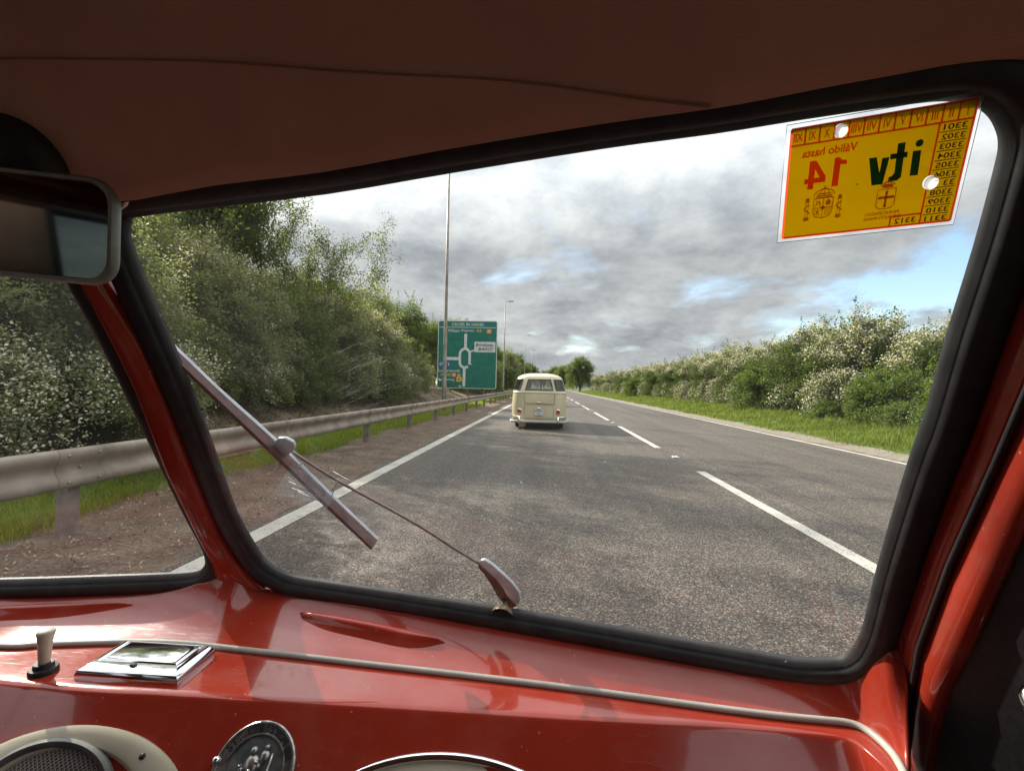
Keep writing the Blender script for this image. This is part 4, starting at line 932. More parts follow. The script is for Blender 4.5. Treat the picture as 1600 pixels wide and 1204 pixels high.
# defroster lips pressed into the cowl
def vent(pts_top, pts_bot):
    a = smooth_curve([cast(*p)[0] for p in pts_top], 4); b_ = smooth_curve([cast(*p)[0] for p in pts_bot], 4); n = len(a); rows = []
    nrm = [cast(*p)[1] for p in pts_bot]; nm = sum(nrm, Vector())/len(nrm)
    for k in range(9):
        t = k/8; row = []
        for i in range(n):
            e = math.sin(math.pi*min(1, max(0, i/(n-1))))**.35
            prof = [0, .0045, .0070, .0078, .0064, .0038, .0018, .0006, -.001][k]
            row.append(lerp(a[i], b_[i], t)+nm*(prof*e))
        rows.append(row)
    v = MB().grid(rows).build('defroster_vent', M['red'], dash)
vent([(468, 956), (520, 961), (580, 972), (640, 985), (694, 1002)], [(472, 968), (510, 986), (570, 1000), (640, 1014), (696, 1004)])
vent([(-160, 955), (-80, 951), (0, 948), (100, 943), (206, 943)], [(-160, 972), (-80, 972), (0, 971), (100, 965), (208, 946)])
# ashtray
TL, TR, BR, BL = onD(191, 1012), onD(336, 1022), onD(277, 1070), onD(115, 1060)
ex = (BR-BL); ey = (TL-BL)
def aq(u, v_, z): return BL+ex*u+(lerp(ey, TR-BR, u))*v_+Vector((0, 0, z))
def ringq(i, z, back=None, front=None): f = front if front is not None else i; k = back if back is not None else i; return [aq(i, f, z), aq(1-i, f, z), aq(1-i, 1-k, z), aq(i, 1-k, z)]
b = MB(); b.grid([ringq(0, .0), ringq(0, .004), ringq(.02, .0075), ringq(.06, .0098, .05, .12), ringq(.10, .0102, .07, .26), ringq(.115, .0088, .085, .275), ringq(.13, .0088, .10, .29), ringq(.14, .0106, .11, .305), ringq(.17, .0114, .15, .36)], True)
b.add(ringq(.17, .0114, .15, .36), [(0, 1, 2, 3)])
ash = b.build('ashtray', M['chrome'], dash, True, .0012); 
b = MB(); b.box(aq(.50, .17, .0105), (.005, .004, .003)); b.build('finger_tab', M['seam'], ash, False, .0008)
# toggle switch
c_, n_ = cast(68, 1049); ax = U0
sw = MB().lathe([(.0112, 0), (.0112, .003), (.0105, .0045), (.0080, .005), (.0075, .009), (.0, .009)], c_, ax, (1, 0, 0), 24).build('toggle_switch', M['black'], dash)
sharp(sw, 40)
MB().lathe([(.0042, .008), (.0048, .014), (.0055, .026), (.0068, .0345), (.0072, .0375), (.0058, .0392), (.0, .0397)], c_, (ax+Vector((.02, .02, 0))), (1, 0, 0), 20).build('toggle_lever', M['ivory'], sw)
# speaker and instrument set into the sloping face
def face_frame(x, y):
    c, n = cast(x, y); e1 = Vector((1, 0, 0)); e1 = (e1-n*e1.dot(n)).normalized(); e2 = n.cross(e1)
    return c, e1, e2, n
def oval(c, e1, e2, n, prof, mm, name, par, ns=64, cap=None, k=2.):
    rows = []
    for a, b_, h in prof:
        rows.append([c+e1*(a*math.copysign(abs(math.cos(q))**(2/k), math.cos(q)))+e2*(b_*math.copysign(abs(math.sin(q))**(2/k), math.sin(q)))+n*h for q in [2*math.pi*i/ns for i in range(ns)]])
    m_ = MB().grid(rows, True)
    if cap: m_.add(rows[-1], [tuple(range(ns))])
    return sharp(m_.build(name, mm, par), 50)
c, n = cast(400, 1165); e1 = Vector((1, 0, 0)); e1 = (e1-n*e1.dot(n)).normalized(); e2 = n.cross(e1)
if e2.z < 0: e2 = -e2
def facept(x, y): return hit(x, y, c, n)
apx, rt = facept(112, 1139), facept(264, 1200)
def proj(p): v = p-CP; z = v.dot(FW); return 800+FPX*v.dot(RI)/z, 602-FPX*v.dot(UI)/z
def seat_oval(a, b_, ytop, yref, xref):                   # slide an oval over the face until its top and right flank stand as in the photo
    cx_, cy_ = (facept(xref, yref)-c).dot(e1)-a, (facept(xref, ytop)-c).dot(e2)-b_
    for it in range(40):
        pp = [proj(c+e1*(cx_+a*math.cos(q))+e2*(cy_+b_*math.sin(q))) for q in [2*math.pi*i/240 for i in range(240)]]
        yt = min(p[1] for p in pp); tx = [p for p in pp if p[1] == yt][0][0]
        rgt_ = min((p for p in pp if p[0] > tx), key=lambda p: abs(p[1]-yref))[0]
        cy_ -= (ytop-yt)*.0003; cx_ += (xref-rgt_)*.0003
    return c+e1*cx_+e2*cy_
a_ = .100; b2 = .056; sc = seat_oval(a_, b2, 1140, 1198, 263)
spk = oval(sc, e1, e2, n, [(a_+.004, b2+.004, -.002), (a_+.0035, b2+.0035, .0015), (a_, b2, .003), (.070, .046, .0035), (.0695, .0455, .003), (.064, .040, -.004), (.002, .002, -.004)], M['cream'], 'speaker', dash)
# chrome ring and mesh, right of the plate's middle
rr_ = facept(180, 1195); ra = facept(122, 1151)
a3, b3 = .062, .047; rc = seat_oval(a3, b3, 1151, 1195, 178)
oval(rc, e1, e2, n, [(a3, b3, .002), (a3-.0005, b3-.0005, .0058), (a3-.003, b3-.003, .0072), (a3-.006, b3-.006, .0060), (a3-.0075, b3-.0075, .002)], M['mirrorrim'], 'speaker_ring', spk)
rows = [[rc+e1*((a3-.007)*f*math.cos(q))+e2*((b3-.007)*f*math.sin(q))+n*(.0048-.0035*f*f) for q in [2*math.pi*i/48 for i in range(48)]] for f in (1, .8, .6, .4, .2, .02)]
MB().grid(rows, True).build('speaker_mesh', M['mesh'], spk)
pc, pn = facept(226, 1181), n
MB().lathe([(.0026, 0), (.0024, .001), (.0, .0014)], pc+n*.0030, n, e1, 10).build('screw', M['black'], spk)
ia, il, ir = facept(680, 1180), facept(545, 1206), facept(808, 1206)
ac = .116; bc = .062; ic = seat_oval(ac, bc, 1179, 1202, 806)
ins = oval(ic, e1, e2, n, [(ac+.003, bc+.003, -.002), (ac+.002, bc+.002, .003), (ac, bc, .0045), (ac-.003, bc-.003, .004), (ac-.0045, bc-.0045, .0012)], M['chrome'], 'instrument', dash)
oval(ic, e1, e2, n, [(ac-.0042, bc-.0042, .0014), (ac*.5, bc*.5, .0022), (.001, .001, .0024)], M['cream'], 'instrument_face', ins, 64, True)

# --- St Christopher medallion, fixed to the dash face
def medal():
    tp, rt2 = facept(424, 1126), facept(462, 1178); r = .0335; mc = seat_oval(r, r, 1125, 1178, 463)
    t = empty('medallion', mc, 'round pewter travel medallion with raised lettering fixed to the red dashboard', 'medallion')
    d0 = MB().lathe([(r, 0), (r, .0022), (r-.0010, .0030), (r-.0024, .0028), (r-.003, .0020), (r-.0085, .0020), (r-.009, .0028), (r-.0100, .0028), (r-.0106, .0012)], mc, n, e1, 64).build('rim', M['pewter'], t); sharp(d0, 30)
    MB().lathe([(r-.0104, .0013), (r*.4, .0016), (.0, .0018)], mc, n, e1, 48).build('field', M['patina'], t)
    txt = 'ST. CHRISTOPHER'; nT = len(txt); b = MB(); k0 = R(152); k1 = R(20); rr0 = r-.0081; hgt = .0056
    for i, ch in enumerate(txt):
        if ch == ' ': continue
        q = lerp(k0, k1, i/(nT-1)); rad = e1*math.cos(q)+e2*math.sin(q); tan = e1*math.sin(q)-e2*math.cos(q)
        vs, fs = text_tris(ch, fat=.03); hh = .72
        xm = (min(v[0] for v in vs)+max(v[0] for v in vs))/2
        b.add([mc+n*.0030+rad*rr0+tan*((x-xm)*hgt/hh*1.05)+rad*(y*hgt/hh) for x, y in vs], fs)
    b.build('lettering', M['sblack'], t, False)
    # relief of the saint: cloaked figure with staff carrying a child, a single raised piece
    rg = random.Random(5); b = MB()
    def blob(x, y, rx, ry, h):
        b.lathe([(1, 0), (.85, .45), (.5, .85), (0, 1)], (0, 0, 0), (0, 0, 1), (1, 0, 0), 12)
        m0 = len(b.v)-48
        for i in range(m0, len(b.v)): vx, vy, vz = b.v[i]; q = mc+e1*(x+vx*rx)+e2*(y+vy*ry)+n*(.0012+vz*h); b.v[i] = tuple(q)
    blob(-.004, -.010, .008, .012, .003); blob(-.003, .003, .0065, .008, .0035); blob(-.004, .0125, .0032, .0038, .0032); blob(.006, .0095, .004, .005, .003); blob(.0065, .0155, .0024, .0026, .0026)
    for i in range(26): blob(rg.uniform(-.014, .004), rg.uniform(-.020, .006), rg.uniform(.0012, .0028), rg.uniform(.0012, .0028), rg.uniform(.0025, .0045))
    b.tube([mc+e1*.011+e2*-.018+n*.0025, mc+e1*.0125+e2*.012+n*.0025], .0009, 6); b.build('relief', M['pewter'], t)
    for q in (R(172), R(-8)):
        p = mc+(e1*math.cos(q)+e2*math.sin(q))*(r-.001)
        MB().lathe([(.0034, .001), (.0032, .004), (.002, .0055), (0, .006)], p, n, e1, 14).build('screw', M['chrome'], t)
medal()

# --- windscreen pillar, A pillars, header, headliner, door
rowsP = []
for (lx, rx, y, bulge) in [(48, 80, 290, .004), (78, 115, 350, .004), (102, 141, 400, .004), (126, 164, 446, .004), (176, 217, 540, .004), (210, 248, 610, .004), (260, 301, 740, .004), (309, 343, 840, .004), (331, 369, 880, .005), (338, 392, 905, .006), (330, 412, 922, .006), (312, 430, 936, .005)]:
    a, c2 = onL(lx, y, .0085), onR(rx, y, .0085); m_ = (a+c2)/2+Vector((0, -1, 0))*bulge
    rowsP.append([a-NL*.009, a, lerp(a, m_, .3)+Vector((0, -.0012, 0)), lerp(a, m_, .7)+Vector((0, -.001, 0)), m_, lerp(c2, m_, .7)+Vector((0, -.001, 0)), lerp(c2, m_, .3)+Vector((0, -.0012, 0)), c2, c2-NN*.009])
cabsheet(MB().grid(rowsP).build('centre_pillar', M['red'], van), .003)
seam_px = [(1790, 130), (1760, 205), (1720, 310), (1680, 420), (1636, 525), (1598, 615), (1551, 725), (1480, 881), (1432, 1012), (1418, 1090), (1411, 1150), (1410, 1215)]
gout_px = [(1640, 80), (1640, 150), (1625, 250), (1600, 350), (1560, 460), (1520, 575), (1484, 690), (1425, 870), (1388, 980), (1374, 1020), (1360, 1040), (1350, 1060)]
rowsA = []
for g_, s_ in zip(gout_px, seam_px):
    a, c2 = onR(*g_, .002), onR(*s_, .020); rowsA.append([a]+[lerp(a, c2, t)-NN*(.010*math.sin(math.pi*t)) for t in (.25, .5, .75, .92)]+[c2, c2-NN*.012])
pil = [MB().grid(rowsA).build('windscreen_pillar', M['red'], van)]
rowsAL = [[MX(p) for p in r] for r in rowsA]
pil.append(MB().grid(rowsAL).build('windscreen_pillar', M['red'], van))
for q in pil: cabsheet(q, .004)
# bead running up the pillar by the door
MB().tube([onR(x+(4 if y < 1100 else 1), y, .022) for x, y in seam_px], .0020, 8).build('door_seal', M['black'], van)
# door: red frame strip, dark trim
seam3 = [onR(*s_, .016) for s_ in seam_px]
DD = Vector((.34, -1, 0)).normalized()
DNRM = Vector((-1, -.34, 0)).normalized()
out_px = [(2050, 130), (1990, 205), (1900, 310), (1830, 420), (1752, 540), (1680, 665), (1600, 816), (1526, 982), (1480, 1077), (1462, 1140), (1452, 1200), (1440, 1260)]
rowsD = []
for s3, opx in zip(seam3, out_px):
    e = hit(*opx, s3, DNRM); e.z = e.z
    rowsD.append([s3+Vector((.010, .012, 0)), s3+Vector((.003, .003, 0)), s3, lerp(s3, e, .3)+DNRM*.002, lerp(s3, e, .55)+DNRM*.005, lerp(s3, e, .9)+DNRM*.004, e, e-DNRM*.002+DD*.001, e-DNRM*.004+DD*.001])
door = MB().grid(resample(rowsD, 1)).build('door', M['red'], van); cabsheet(door, .003)
door2 = MB().grid(resample([[MX(p) for p in r] for r in rowsD], 1)).build('door', M['red'], van); cabsheet(door2, .003)
# dark inner trim of the door
e0 = [r[-1] for r in rowsD]
rowsT = [[p, p+DD*.10-DNRM*.005, p+DD*.35-DNRM*.02, p+DD*.9-DNRM*.03] for p in e0[6:]]
for q in range(3): rowsT.append([p+Vector((0, 0, -.12*(q+1))) for p in rowsT[5]])
MB().grid(rowsT).build('door_trim', M['black'], door)
MB().grid([[MX(p) for p in r] for r in rowsT]).build('door_trim', M['black'], door2)
hp = CP+ray(1604, 1092)*.30
b = MB(); b.tube([hp+Vector((.004, .0, .012)), hp+Vector((-.004, -.005, .004)), hp+Vector((-.003, -.012, -.012)), hp+Vector((.01, -.02, -.02))], .0045, 10); b.build('door_handle', M['chrome'], door)
# header + headliner
hdR = [onR(*p, .0105) for p in [(150, 318), (330, 290), (500, 269), (690, 234), (940, 193), (1120, 168), (1240, 146), (1300, 134), (1400, 116), (1500, 98), (1590, 90), (1660, 95)]]
hdL = [MX(p) for p in hdR][::-1]
hd = hdL[:-1]+[(hdL[-1]+hdR[0])/2]+hdR[1:]
zt = sum(p.z for p in hd)/len(hd)
def roofrow(dy, z, sx=1.0, crown=.02):
    r = []
    for p in hd:
        u_ = (p.x-XC)/.62; r.append(Vector((XC+(p.x-XC)*sx, p.y+dy, z-crown*u_*u_)))
    return r
rowsH = [[p+Vector((0, .010, .004)) for p in hd], hd, [p+Vector((0, -.010, .008)) for p in hd], roofrow(-.035, zt+.030, 1.02, .004), roofrow(-.075, zt+.068, 1.04, .01), roofrow(-.13, zt+.115, 1.06, .02), roofrow(-.20, zt+.162, 1.09, .03), roofrow(-.30, zt+.205, 1.12, .04), roofrow(-.45, zt+.235, 1.16, .05), roofrow(-.8, zt+.25, 1.2, .06), roofrow(-1.6, zt+.25, 1.2, .06), roofrow(-2.6, zt+.24, 1.2, .06)]
head = MB().grid(resample(rowsH, 3)).build('headliner', M['fabric'], van)
hb = BVHTree.FromPolygons([tuple(v.co) for v in head.data.vertices], [tuple(p.vertices) for p in head.data.polygons])
def castH(x, y):
    h, n_, i, d_ = hb.ray_cast(CP, ray(x, y).normalized()); return (h-ray(x, y).normalized()*.0003) if h else None
sm = [castH(x, y) for x, y in [(-150, 94), (-60, 92), (40, 91), (150, 92), (280, 94), (400, 100), (520, 110), (640, 117), (760, 123), (850, 132), (940, 145), (1010, 155), (1075, 163), (1110, 167)]]
sm = [p for p in sm if p]
MB().tube(smooth_curve(sm, 4), .0007, 6).build('headliner_seam', mat('seam_thread', build=varied((.26, .125, .09), (.33, .16, .115), 60, .95)), head)
cabsheet(head, .02)
# roof edge over the doors, lower body so that the cab is closed where the picture cannot see
def shell(name, rows, m): return cabsheet(MB().grid(rows).build(name, m, van), .006)
for s in (1, -1):
    f = (lambda p: p) if s == 1 else MX
    k = -1
    rail = [r[-1] for r in rowsH[3:]]
    shell('roof_rail', [[f(p) for p in rail], [f(p+Vector((.03, .0, -.05))) for p in rail], [f(p+Vector((.05, 0, -.10))) for p in rail]], M['red'])
    xs_ = .78; ys_ = [.42, .1, -.3, -1.0, -2.6]
    if s == -1: shell('side_panel', [[MX(Vector((XC+xs_-(.12 if y > .3 else 0), y, z))) for y in ys_] for z in (CAM_Z-.24, CAM_Z-.6, .35)], M['red'])
    else: shell('side_panel', [[Vector((XC+xs_+.02-(.06 if y > .3 else 0), y, z)) for y in ys_] for z in (CAM_Z-.22, CAM_Z-.6, .35)], M['black'])
for s in (1, -1):
    for (y0, y1, z0, z1) in ((-.55, -2.25, .36, CAM_Z-.16), (-.55, -2.25, CAM_Z+.24, CAM_Z+.44), (-.55, -.85, CAM_Z-.16, CAM_Z+.24), (-1.75, -2.25, CAM_Z-.16, CAM_Z+.24)):
        shell('rear_side_panel', [[Vector((XC+s*.80, lerp(y0, y1, t), z)) for t in (0, .5, 1)] for z in (z0, z1)], M['fabric'])
    b = MB(); x = XC+s*.80; b.tube([(x, -.85, CAM_Z-.16), (x, -1.75, CAM_Z-.16), (x, -1.75, CAM_Z+.24), (x, -.85, CAM_Z+.24), (x, -.85, CAM_Z-.16)], .014, 8); b.build('window_seal', M['rubber'], van)
    b = MB(); b.box((x+s*.006, -1.30, CAM_Z+.04), (.004, .90, .40)); b.build('side_window', M['busglass'], van, False)
nose = [[p+Vector((0, .0, -.005)) for p in top[1:-1]], [p+Vector((0, .06, -.12)) for p in top[1:-1]], [Vector((p.x, p.y+.06, .35)) for p in top[1:-1]]]
shell('nose_panel', nose, M['red'])
shell('floor', [[Vector((XC+x, y, .36)) for x in (-.8, 0, .8)] for y in (.6, -2.6)], M['black'])
rb = -2.2
shell('bulkhead', [[Vector((XC+x, rb, z)) for x in (-.85, -.4, 0, .4, .85)] for z in (.36, .8, CAM_Z-.05, CAM_Z+.45)], M['fabric'])
b = MB(); 
for x in (-.42, .42):
    b.box((XC+x, -.75, CAM_Z-.50), (.72, .14, .62)); b.box((XC+x, -.45, CAM_Z-.78), (.72, .55, .16))
b.build('seat', M['seat'], van, False, .03)

# --- rear-view mirror
MD = .315
def onM(x, y, dd=0.): return hit(x, y, CP+FW*(MD+dd)+Vector((0, 0, 0)), MN)
MN = Vector((.10, -1, -.10)).normalized()
mc_ = hit(60, 362, CP+ray(60, 362)*MD, MN)
def onM(x, y, h=0.): return hit(x, y, mc_+MN*h, MN)
tr_, br_ = onM(183, 277), onM(180, 440); mu = Vector((0, 0, 1)).cross(MN).normalized(); 
if mu.x < 0: mu = -mu
mv = (onM(180, 300)-onM(177, 425)); mv = (mv-MN*mv.dot(MN)).normalized(); mu = mv.cross(MN).normalized(); mu = mu if mu.x > 0 else -mu
rgt = (onM(182, 365)-mc_).dot(mu); tp_ = (onM(100, 272)-mc_).dot(mv); bt = (onM(100, 441)-mc_).dot(mv)
MWd = .165
def mrect(ins, h, rad):
    x0, x1, y0, y1 = rgt-MWd+ins, rgt-ins, bt+ins, tp_-ins; r = max(rad-ins*.5, .004); pts = []
    for (cx_, cy_, a0) in ((x1-r, y1-r, 0), (x0+r, y1-r, 90), (x0+r, y0+r, 180), (x1-r, y0+r, 270)):
        for k in range(7): q = R(a0+k*15); pts.append(mc_+mu*(cx_+r*math.cos(q))+mv*(cy_+r*math.sin(q))+MN*h)
    return pts
b = MB(); b.grid([mrect(.006, -.007, .016), mrect(.001, -.005, .016), mrect(0, -.002, .016), mrect(0, .001, .016), mrect(.0012, .003, .016), mrect(.0035, .003, .016), mrect(.0042, .0012, .016)], True); b.add(mrect(.006, -.007, .016), [tuple(range(28))])
mir = b.build('rear_view_mirror', M['mirrorrim'], van); sharp(mir, 45)
b = MB(); b.add(mrect(.0040, .0014, .016), [tuple(range(28))]); b.build('mirror_glass', M['mirror'], mir, False)
dome_c = castH(30, 255) or CP+ray(30, 255)*.34
dn = (CP-dome_c).normalized(); dn = Vector((0, -.75, -.55)).normalized()
MB().lathe([(.033, -.004), (.033, .003), (.030, .009), (.022, .015), (.010, .018), (0, .019)], dome_c, dn, (1, 0, 0), 32).build('mirror_base', M['black'], mir)
MB().tube([dome_c+dn*.015, lerp(dome_c, mc_, .5)+MN*-.02, mc_-MN*.014+mv*.02], .006, 10).build('mirror_stem', M['mirrorrim'], mir)
# white clip of the sun visor beside the mirror
cl = [onR(x, y, .016) for x, y in [(184, 318), (196, 317), (202, 315), (199, 322), (190, 328), (184, 329)]]
MB().prism(cl, NN*.003).build('visor_clip', M['ivory'], van, False)

# --- wiper (outside the glass)
WH = -.020
def bar(pts_a, pts_b, h0, h1, m, name, par, bev=.0008):
    # flat bar between two pixel edges, at plane heights h0 (outer) to h1 (inner)
    A1 = [onR(*p, h1) for p in pts_a]; B1 = [onR(*p, h1) for p in pts_b]; off = NN*(h0-h1)
    b = MB(); n = len(A1)
    b.grid([[p+off for p in A1], A1, B1, [p+off for p in B1], [p+off for p in A1]]); b.add([A1[0], B1[0], B1[0]+off, A1[0]+off], [(0, 1, 2, 3)]); b.add([A1[-1], B1[-1], B1[-1]+off, A1[-1]+off], [(3, 2, 1, 0)])
    return b.build(name, m, par, False, bev)
wip = empty('wiper', onR(785, 955, -.01)-van.location, None, None); wip.parent = van
blade = bar([(262, 534), (300, 570.5), (338, 607), (404, 665.5), (431, 690), (518, 776), (590, 844)], [(252, 540), (295, 579), (331, 614.5), (396, 675), (421, 700), (509, 785), (582, 855)], WH-.004, WH, M['dullmetal'], 'blade', wip)
bar([(253, 541), (333, 616.5), (421, 700), (510, 786), (582, 856)], [(251, 544), (330, 620.5), (417.5, 704), (506, 790), (579, 858)], WH+.004, WH+.012, M['wiperdark'], 'blade_rubber', wip, 0)
cpts = [(430, 700), (431, 688), (438, 681), (449, 681), (461, 687), (464, 694), (461, 702), (451, 709), (440, 709), (433, 706)]
b = MB(); b.prism([onR(*p, WH+.003) for p in cpts], NN*.004); b.build('blade_clip', M['dullmetal'], wip, True, .0012); 
arm = MB().tube(smooth_curve([onR(*p, WH-.006) for p in [(455, 704), (500, 734), (548, 762), (600, 790), (660, 824), (710, 856), (752, 882)]], 3), [.0017]*19, 8).build('arm', mat('arm_brown', (.12, .085, .08), .45, .5, build=varied((.15, .105, .10), (.26, .19, .185), 90, .45)), wip)
hpx = [(750, 876), (757, 875), (768, 882), (784, 896), (800, 911), (811, 926), (813, 937), (810, 944), (803, 940), (792, 930), (784, 916), (774, 903), (760, 890)]
b = MB(); b.prism([onR(*p, WH+.004) for p in hpx], NN*-.004); b.build('arm_head', M['dullmetal'], wip, True, .001)
hp2 = [(748, 880), (760, 891), (774, 904), (784, 917), (792, 931), (808, 946), (800, 951), (788, 946), (776, 930), (768, 915), (756, 897), (746, 886)]
b = MB(); b.prism([onR(*p, WH+.001) for p in hp2], NN*-.005); b.build('arm_underside', M['wiperdark'], wip, False, .001)
pvp = onR(786, 958, -.004); axp = (onR(789, 938, WH)-pvp).normalized()
MB().lathe([(.0125, -.004), (.0115, .001), (.007, .003), (.0065, .0065), (.0045, .008), (.0042, .016), (0, .016)], pvp, axp, UU, 20).build('spindle', mat('brass', (.35, .28, .18), .35, .8, build=varied((.28, .22, .14), (.42, .35, .24), 120, .35)), wip)
b = MB()
for p, q in [((452, 752), (500, 775)), ((456, 762), (508, 781)), ((466, 768), (516, 790)), ((450, 745), (470, 762)), ((528, 748), (518, 776)), ((472, 722), (458, 748)), ((520, 736), (548, 752))]:
    b.tube([onR(*p, WH+.008), onR(*q, WH+.008)], .00055, 5)
b.build('thin_wires', M['chrome'], wip)  # short thin chrome rods beside the blade

# ================================================================ STICKER on the inside of the glass (its print faces out, so it reads mirrored)
ST = [onR(1528.5, 153.5, .0012), onR(1237, 203, .0012), onR(1222, 372, .0012), onR(1483.5, 344, .0012)]    # as read from outside: TL TR BR BL
def sb(u, v_, h=0.):  # u 0..1 from our right to our left, v down
    return ST[0]*(1-u)*(1-v_)+ST[1]*u*(1-v_)+ST[2]*u*v_+ST[3]*(1-u)*v_+NN*h
stk = empty('inspection_sticker', sb(.5, .5), 'yellow inspection sticker with mirrored print, stuck in the upper right corner of the windscreen', 'sticker')
def sgrid(name, u0, u1, v0, v1, h, m, par=stk, n=6, th=.0003):
    b = MB(); a = [[sb(lerp(u0, u1, i/n), lerp(v0, v1, j/n), h) for i in range(n+1)] for j in range(n+1)]; b.grid(a); return solid(b.build(name, m, par, False), th, 0)
film = MB().grid([[sb(u, v_, -.0005) for u in (-.03, .25, .5, .75, 1.03)] for v_ in (-.045, .3, .7, 1.045)]).build('clear_border', M['film'], stk, False)
fe = [sb(u, v_, -.0003) for u, v_ in [(-.03, -.045), (1.03, -.045), (1.03, 1.045), (-.03, 1.045), (-.03, -.045)]]
MB().tube(fe, .00022, 4).build('border_edge', M['mirrorrim'], film)
HOLES = [(.715, .075, .038, .058), (.158, .635, .040, .060)]
bm = bmesh.new(); loops = [[(i/12, 0) for i in range(12)]+[(1, i/8) for i in range(8)]+[(1-i/12, 1) for i in range(12)]+[(0, 1-i/8) for i in range(8)]]
for (hu, hv, ru, rv) in HOLES: loops.append([(hu+ru*math.cos(2*math.pi*k/28), hv+rv*math.sin(2*math.pi*k/28)) for k in range(28)])
ee = []
for lp in loops:
    vv = [bm.verts.new(sb(u, v_, 0)) for u, v_ in lp]
    for k in range(len(vv)): ee.append(bm.edges.new((vv[k], vv[(k+1) % len(vv)])))
bmesh.ops.triangle_fill(bm, use_beauty=True, use_dissolve=False, edges=ee)
me = bpy.data.meshes.new('yellow_print'); bm.to_mesh(me); bm.free()
solid(link('yellow_print', me, M['styellow'], stk, False), .0002, 0)
H1, H2, H3 = .0006, .0009, .0012
lines = MB()
def ln(u0, v0, u1, v1, wd=.0065, h=H1):
    du, dv = (u1-u0)*1.52, v1-v0; l = math.hypot(du, dv); nx, ny = -dv/l*wd/1.52, du/l*wd
    lines.add([sb(u0-nx, v0-ny, h), sb(u1-nx, v1-ny, h), sb(u1+nx, v1+ny, h), sb(u0+nx, v0+ny, h)], [(0, 1, 2, 3)])
for a in ((0, 0, 1, 0), (1, 0, 1, 1), (1, 1, 0, 1), (0, 1, 0, 0)): ln(*a, wd=.010)
BAND = .145; CW = .172
ln(0, BAND, 1, BAND, .008); ln(CW, BAND, CW, .575, .008); ln(CW, .695, CW, 1, .008)
for i in range(1, 12): ln(i/12, 0, i/12, BAND, .008, H1+.0001)
ln(CW, .905, .345, .905, .008); ln(.345, .905, .345, 1, .008)
lines.build('red_frame', M['stred'], stk, False)
lines = MB()
rh = (1-BAND)/11
for i in range(1, 11): ln(.02, BAND+rh*i, CW-.012, BAND+rh*i, .004)
lines.build('number_rules', M['stblack'], stk, False)
def stext(name, body, u0, v0, u1, v1, m, h=H2, slant=0., fat=0.):
    vs, fs = fit_text(body, u0, 0, u1, 1, .022 if fat else 0.); b = MB()
    b.add([sb(x+slant*y, lerp(v1, v0, y), h) for x, y in vs], fs)
    return b.build(name, m, stk, False)
for i, r_ in enumerate(['I', 'II', 'III', 'IV', 'V', 'VI', 'VII', 'VIII', 'IX', 'X', 'XI', 'XII']):
    if r_ == 'IX': continue                           # punched out
    wd = {'I': .006, 'II': .022, 'III': .034, 'IV': .040, 'V': .026, 'VI': .040, 'VII': .052, 'VIII': .062, 'IX': .038, 'X': .030, 'XI': .040, 'XII': .055}[r_]
    c_ = (i+.5)/12; stext('month_numeral', r_, c_-wd/2, .040, c_+wd/2, .112, M['stred'], fat=.0012)
for i in range(11): stext('number', str(3301+i) if i != 6 else '33', .028, BAND+rh*i+.016, CW-.022 if i != 6 else .088, BAND+rh*(i+1)-.014, M['stblack'], fat=.0010)
stext('number', '3312', CW+.028, .927, .322, .977, M['stblack'], fat=.0010)
stext('heading', 'Válido hasta', .605, .19, .925, .262, M['stred'], fat=.0009)
b = MB(); b.add([sb(*p, H2) for p in [(.770, .450), (.836, .300), (.874, .300), (.874, .455), (.896, .455), (.896, .502), (.874, .502), (.874, .555), (.838, .555), (.838, .502), (.770, .502), (.806, .455), (.838, .455), (.838, .375)]], [(0, 11, 10), (0, 1, 13, 11), (1, 2, 3, 12, 13), (3, 4, 5, 6), (12, 3, 6, 9), (11, 12, 9, 10), (9, 6, 7, 8)]); b.build('year', M['stred'], stk, False)
b = MB(); b.add([sb(*p, H2) for p in [(.700, .30), (.728, .30), (.728, .555), (.690, .555), (.690, .362), (.655, .372), (.655, .335), (.685, .325)]], [tuple(range(8))]); b.build('year', M['stred'], stk, False)
# big slanted letters itv
LV = 0.
def spoly(b, pts, h=H2): b.add([sb(p[0], p[1]+LV, h) for p in pts], [tuple(range(len(pts)))])
b = MB()
LV = -.032; n = 20; b.add([sb(.262+.021*math.cos(q), .283+.030*math.sin(q), H2) for q in [2*math.pi*k/n for k in range(n)]], [tuple(range(n))])
spoly(b, [(.245, .375), (.290, .375), (.283, .585), (.238, .585)]); spoly(b, [(.338, .290), (.380, .290), (.372, .540), (.383, .565), (.400, .570), (.400, .610), (.350, .610), (.330, .585)], H2); spoly(b, [(.318, .372), (.412, .372), (.410, .418), (.316, .418)], H2+.0001)
spoly(b, [(.415, .395), (.455, .395), (.458, .520), (.488, .380), (.530, .380), (.492, .625), (.430, .625)], H2+.0002)
b.build('letters', M['stgreen'], stk, False); LV = 0.
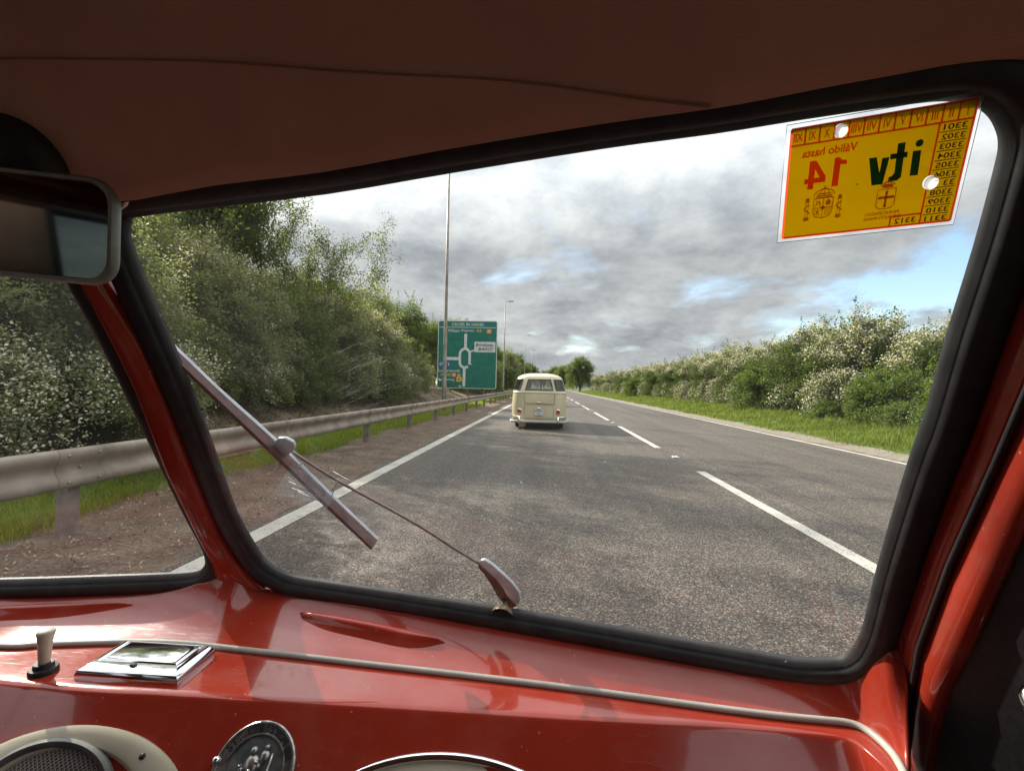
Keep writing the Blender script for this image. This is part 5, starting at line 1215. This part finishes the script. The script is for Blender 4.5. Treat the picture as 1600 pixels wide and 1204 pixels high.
# two coats of arms in thin orange line work
def sline(b, pts, wd, h=H2, closed=False):
    P = [Vector((u*1.52, v_, 0)) for u, v_ in pts]
    if closed: P.append(P[0])
    L1, R1 = [], []
    for i, p in enumerate(P):
        d_ = (P[min(i+1, len(P)-1)]-P[max(i-1, 0)]); d_ = d_.normalized() if d_.length else Vector((1, 0, 0)); q = Vector((-d_.y, d_.x, 0))*wd
        L1.append(sb((p+q).x/1.52, (p+q).y, h)); R1.append(sb((p-q).x/1.52, (p-q).y, h))
    b.grid([L1, R1])
def disc(b, u, v_, ru, rv, h=H2, n=14): b.add([sb(u+ru*math.cos(q), v_+rv*math.sin(q), h) for q in [2*math.pi*k/n for k in range(n)]], [tuple(range(n))])
def arcp(u, v_, ru, rv, a0, a1, n=10): return [(u+ru*math.cos(R(lerp(a0, a1, k/n))), v_+rv*math.sin(R(lerp(a0, a1, k/n)))) for k in range(n+1)]
def crown(b, u, v_, w_, h_):
    sline(b, [(u-w_*.75, v_), (u-w_*.78, v_+h_*.22), (u+w_*.78, v_+h_*.22), (u+w_*.75, v_)], .006, closed=True)
    for q in (-.72, -.36, 0, .36, .72): sline(b, arcp(u+q*w_*.75, v_-h_*.14, w_*.20, h_*.18, 180, 360, 6), .0035)
    sline(b, arcp(u, v_, w_, h_*.85, 185, 355), .0045); sline(b, arcp(u, v_, w_*.5, h_*.85, 185, 355), .0035); sline(b, [(u, v_), (u, v_-h_*.85)], .0035)
    disc(b, u, v_-h_*.95, w_*.12, h_*.10); sline(b, [(u, v_-h_*1.02), (u, v_-h_*1.25)], .003); sline(b, [(u-w_*.1, v_-h_*1.15), (u+w_*.1, v_-h_*1.15)], .003)
b = MB(); u, v_ = .395, .728
sline(b, [(u-.052, v_-.085), (u+.052, v_-.085), (u+.052, v_+.06), (u+.035, v_+.088), (u, v_+.095), (u-.035, v_+.088), (u-.052, v_+.06)], .0045, closed=True)
sline(b, [(u, v_-.055), (u, v_+.065)], .010); sline(b, [(u-.036, v_-.01), (u+.036, v_-.01)], .012)
for du, dv in ((0, -.058), (0, .068), (-.038, -.01), (.038, -.01)): disc(b, u+du, v_+dv, .009, .014, H2+.0001)
crown(b, u, v_-.112, .040, .044); b.build('crest', M['storange'], stk, False)
stext('crest_caption', 'PRINCIPADO', .305, .845, .500, .876, M['storange'], fat=.0006); stext('crest_caption', 'DE ASTURIAS', .290, .888, .505, .918, M['storange'], fat=.0006)
b = MB(); u, v_ = .765, .735
sh = [(u-.058, v_-.085), (u+.058, v_-.085), (u+.058, v_+.04), (u+.045, v_+.085), (u, v_+.105), (u-.045, v_+.085), (u-.058, v_+.04)]
sline(b, sh, .005, closed=True); sline(b, [(u, v_-.085), (u, v_+.10)], .004); sline(b, [(u-.058, v_+.005), (u+.058, v_+.005)], .004)
for q in (-.046, -.036, -.026, -.016): sline(b, [(u+q, v_+.01), (u+q*.9, v_+.08)], .003)
sline(b, [(u+.012, v_+.02), (u+.05, v_+.075)], .004); sline(b, [(u+.05, v_+.02), (u+.012, v_+.075)], .004); sline(b, [(u+.03, v_+.01), (u+.03, v_+.085)], .004)
spoly(b, [(u-.045, v_-.015), (u-.045, v_-.055), (u-.038, v_-.055), (u-.038, v_-.070), (u-.022, v_-.070), (u-.022, v_-.055), (u-.015, v_-.055), (u-.015, v_-.015)])
sline(b, [(u+.018, v_-.01), (u+.024, v_-.05), (u+.040, v_-.065), (u+.036, v_-.04), (u+.046, v_-.015)], .007); disc(b, u, v_+.005, .012, .018, H2+.0001)
crown(b, u, v_-.105, .062, .075)
for s_ in (-1, 1):
    x = u+s_*.098; sline(b, [(x-.008, v_-.06), (x-.008, v_+.08)], .003); sline(b, [(x+.008, v_-.06), (x+.008, v_+.08)], .003); sline(b, [(x-.017, v_+.09), (x+.017, v_+.09)], .008); sline(b, [(x-.014, v_-.065), (x+.014, v_-.065)], .006); disc(b, x, v_-.085, .012, .016); disc(b, x, v_+.108, .020, .010)
    sline(b, [(x-.020, v_+.05), (x-.006, v_+.03), (x+.010, v_+.015), (x+.018, v_-.005), (x+.004, v_-.02), (x-.014, v_-.035)], .006)
b.build('crest', M['storange'], stk, False)
b = MB(); disc(b, .715, .075, .038, .058, H3+.0004, 28); b.build('punched_hole', M['sthole'], stk, False)
b = MB(); disc(b, .158, .635, .040, .060, H3+.0004, 28); b.build('punched_hole', M['sthole'], stk, False)
b = MB(); disc(b, .575, .565, .005, .008, H2, 10); b.build('dot', M['stgreen'], stk, False)
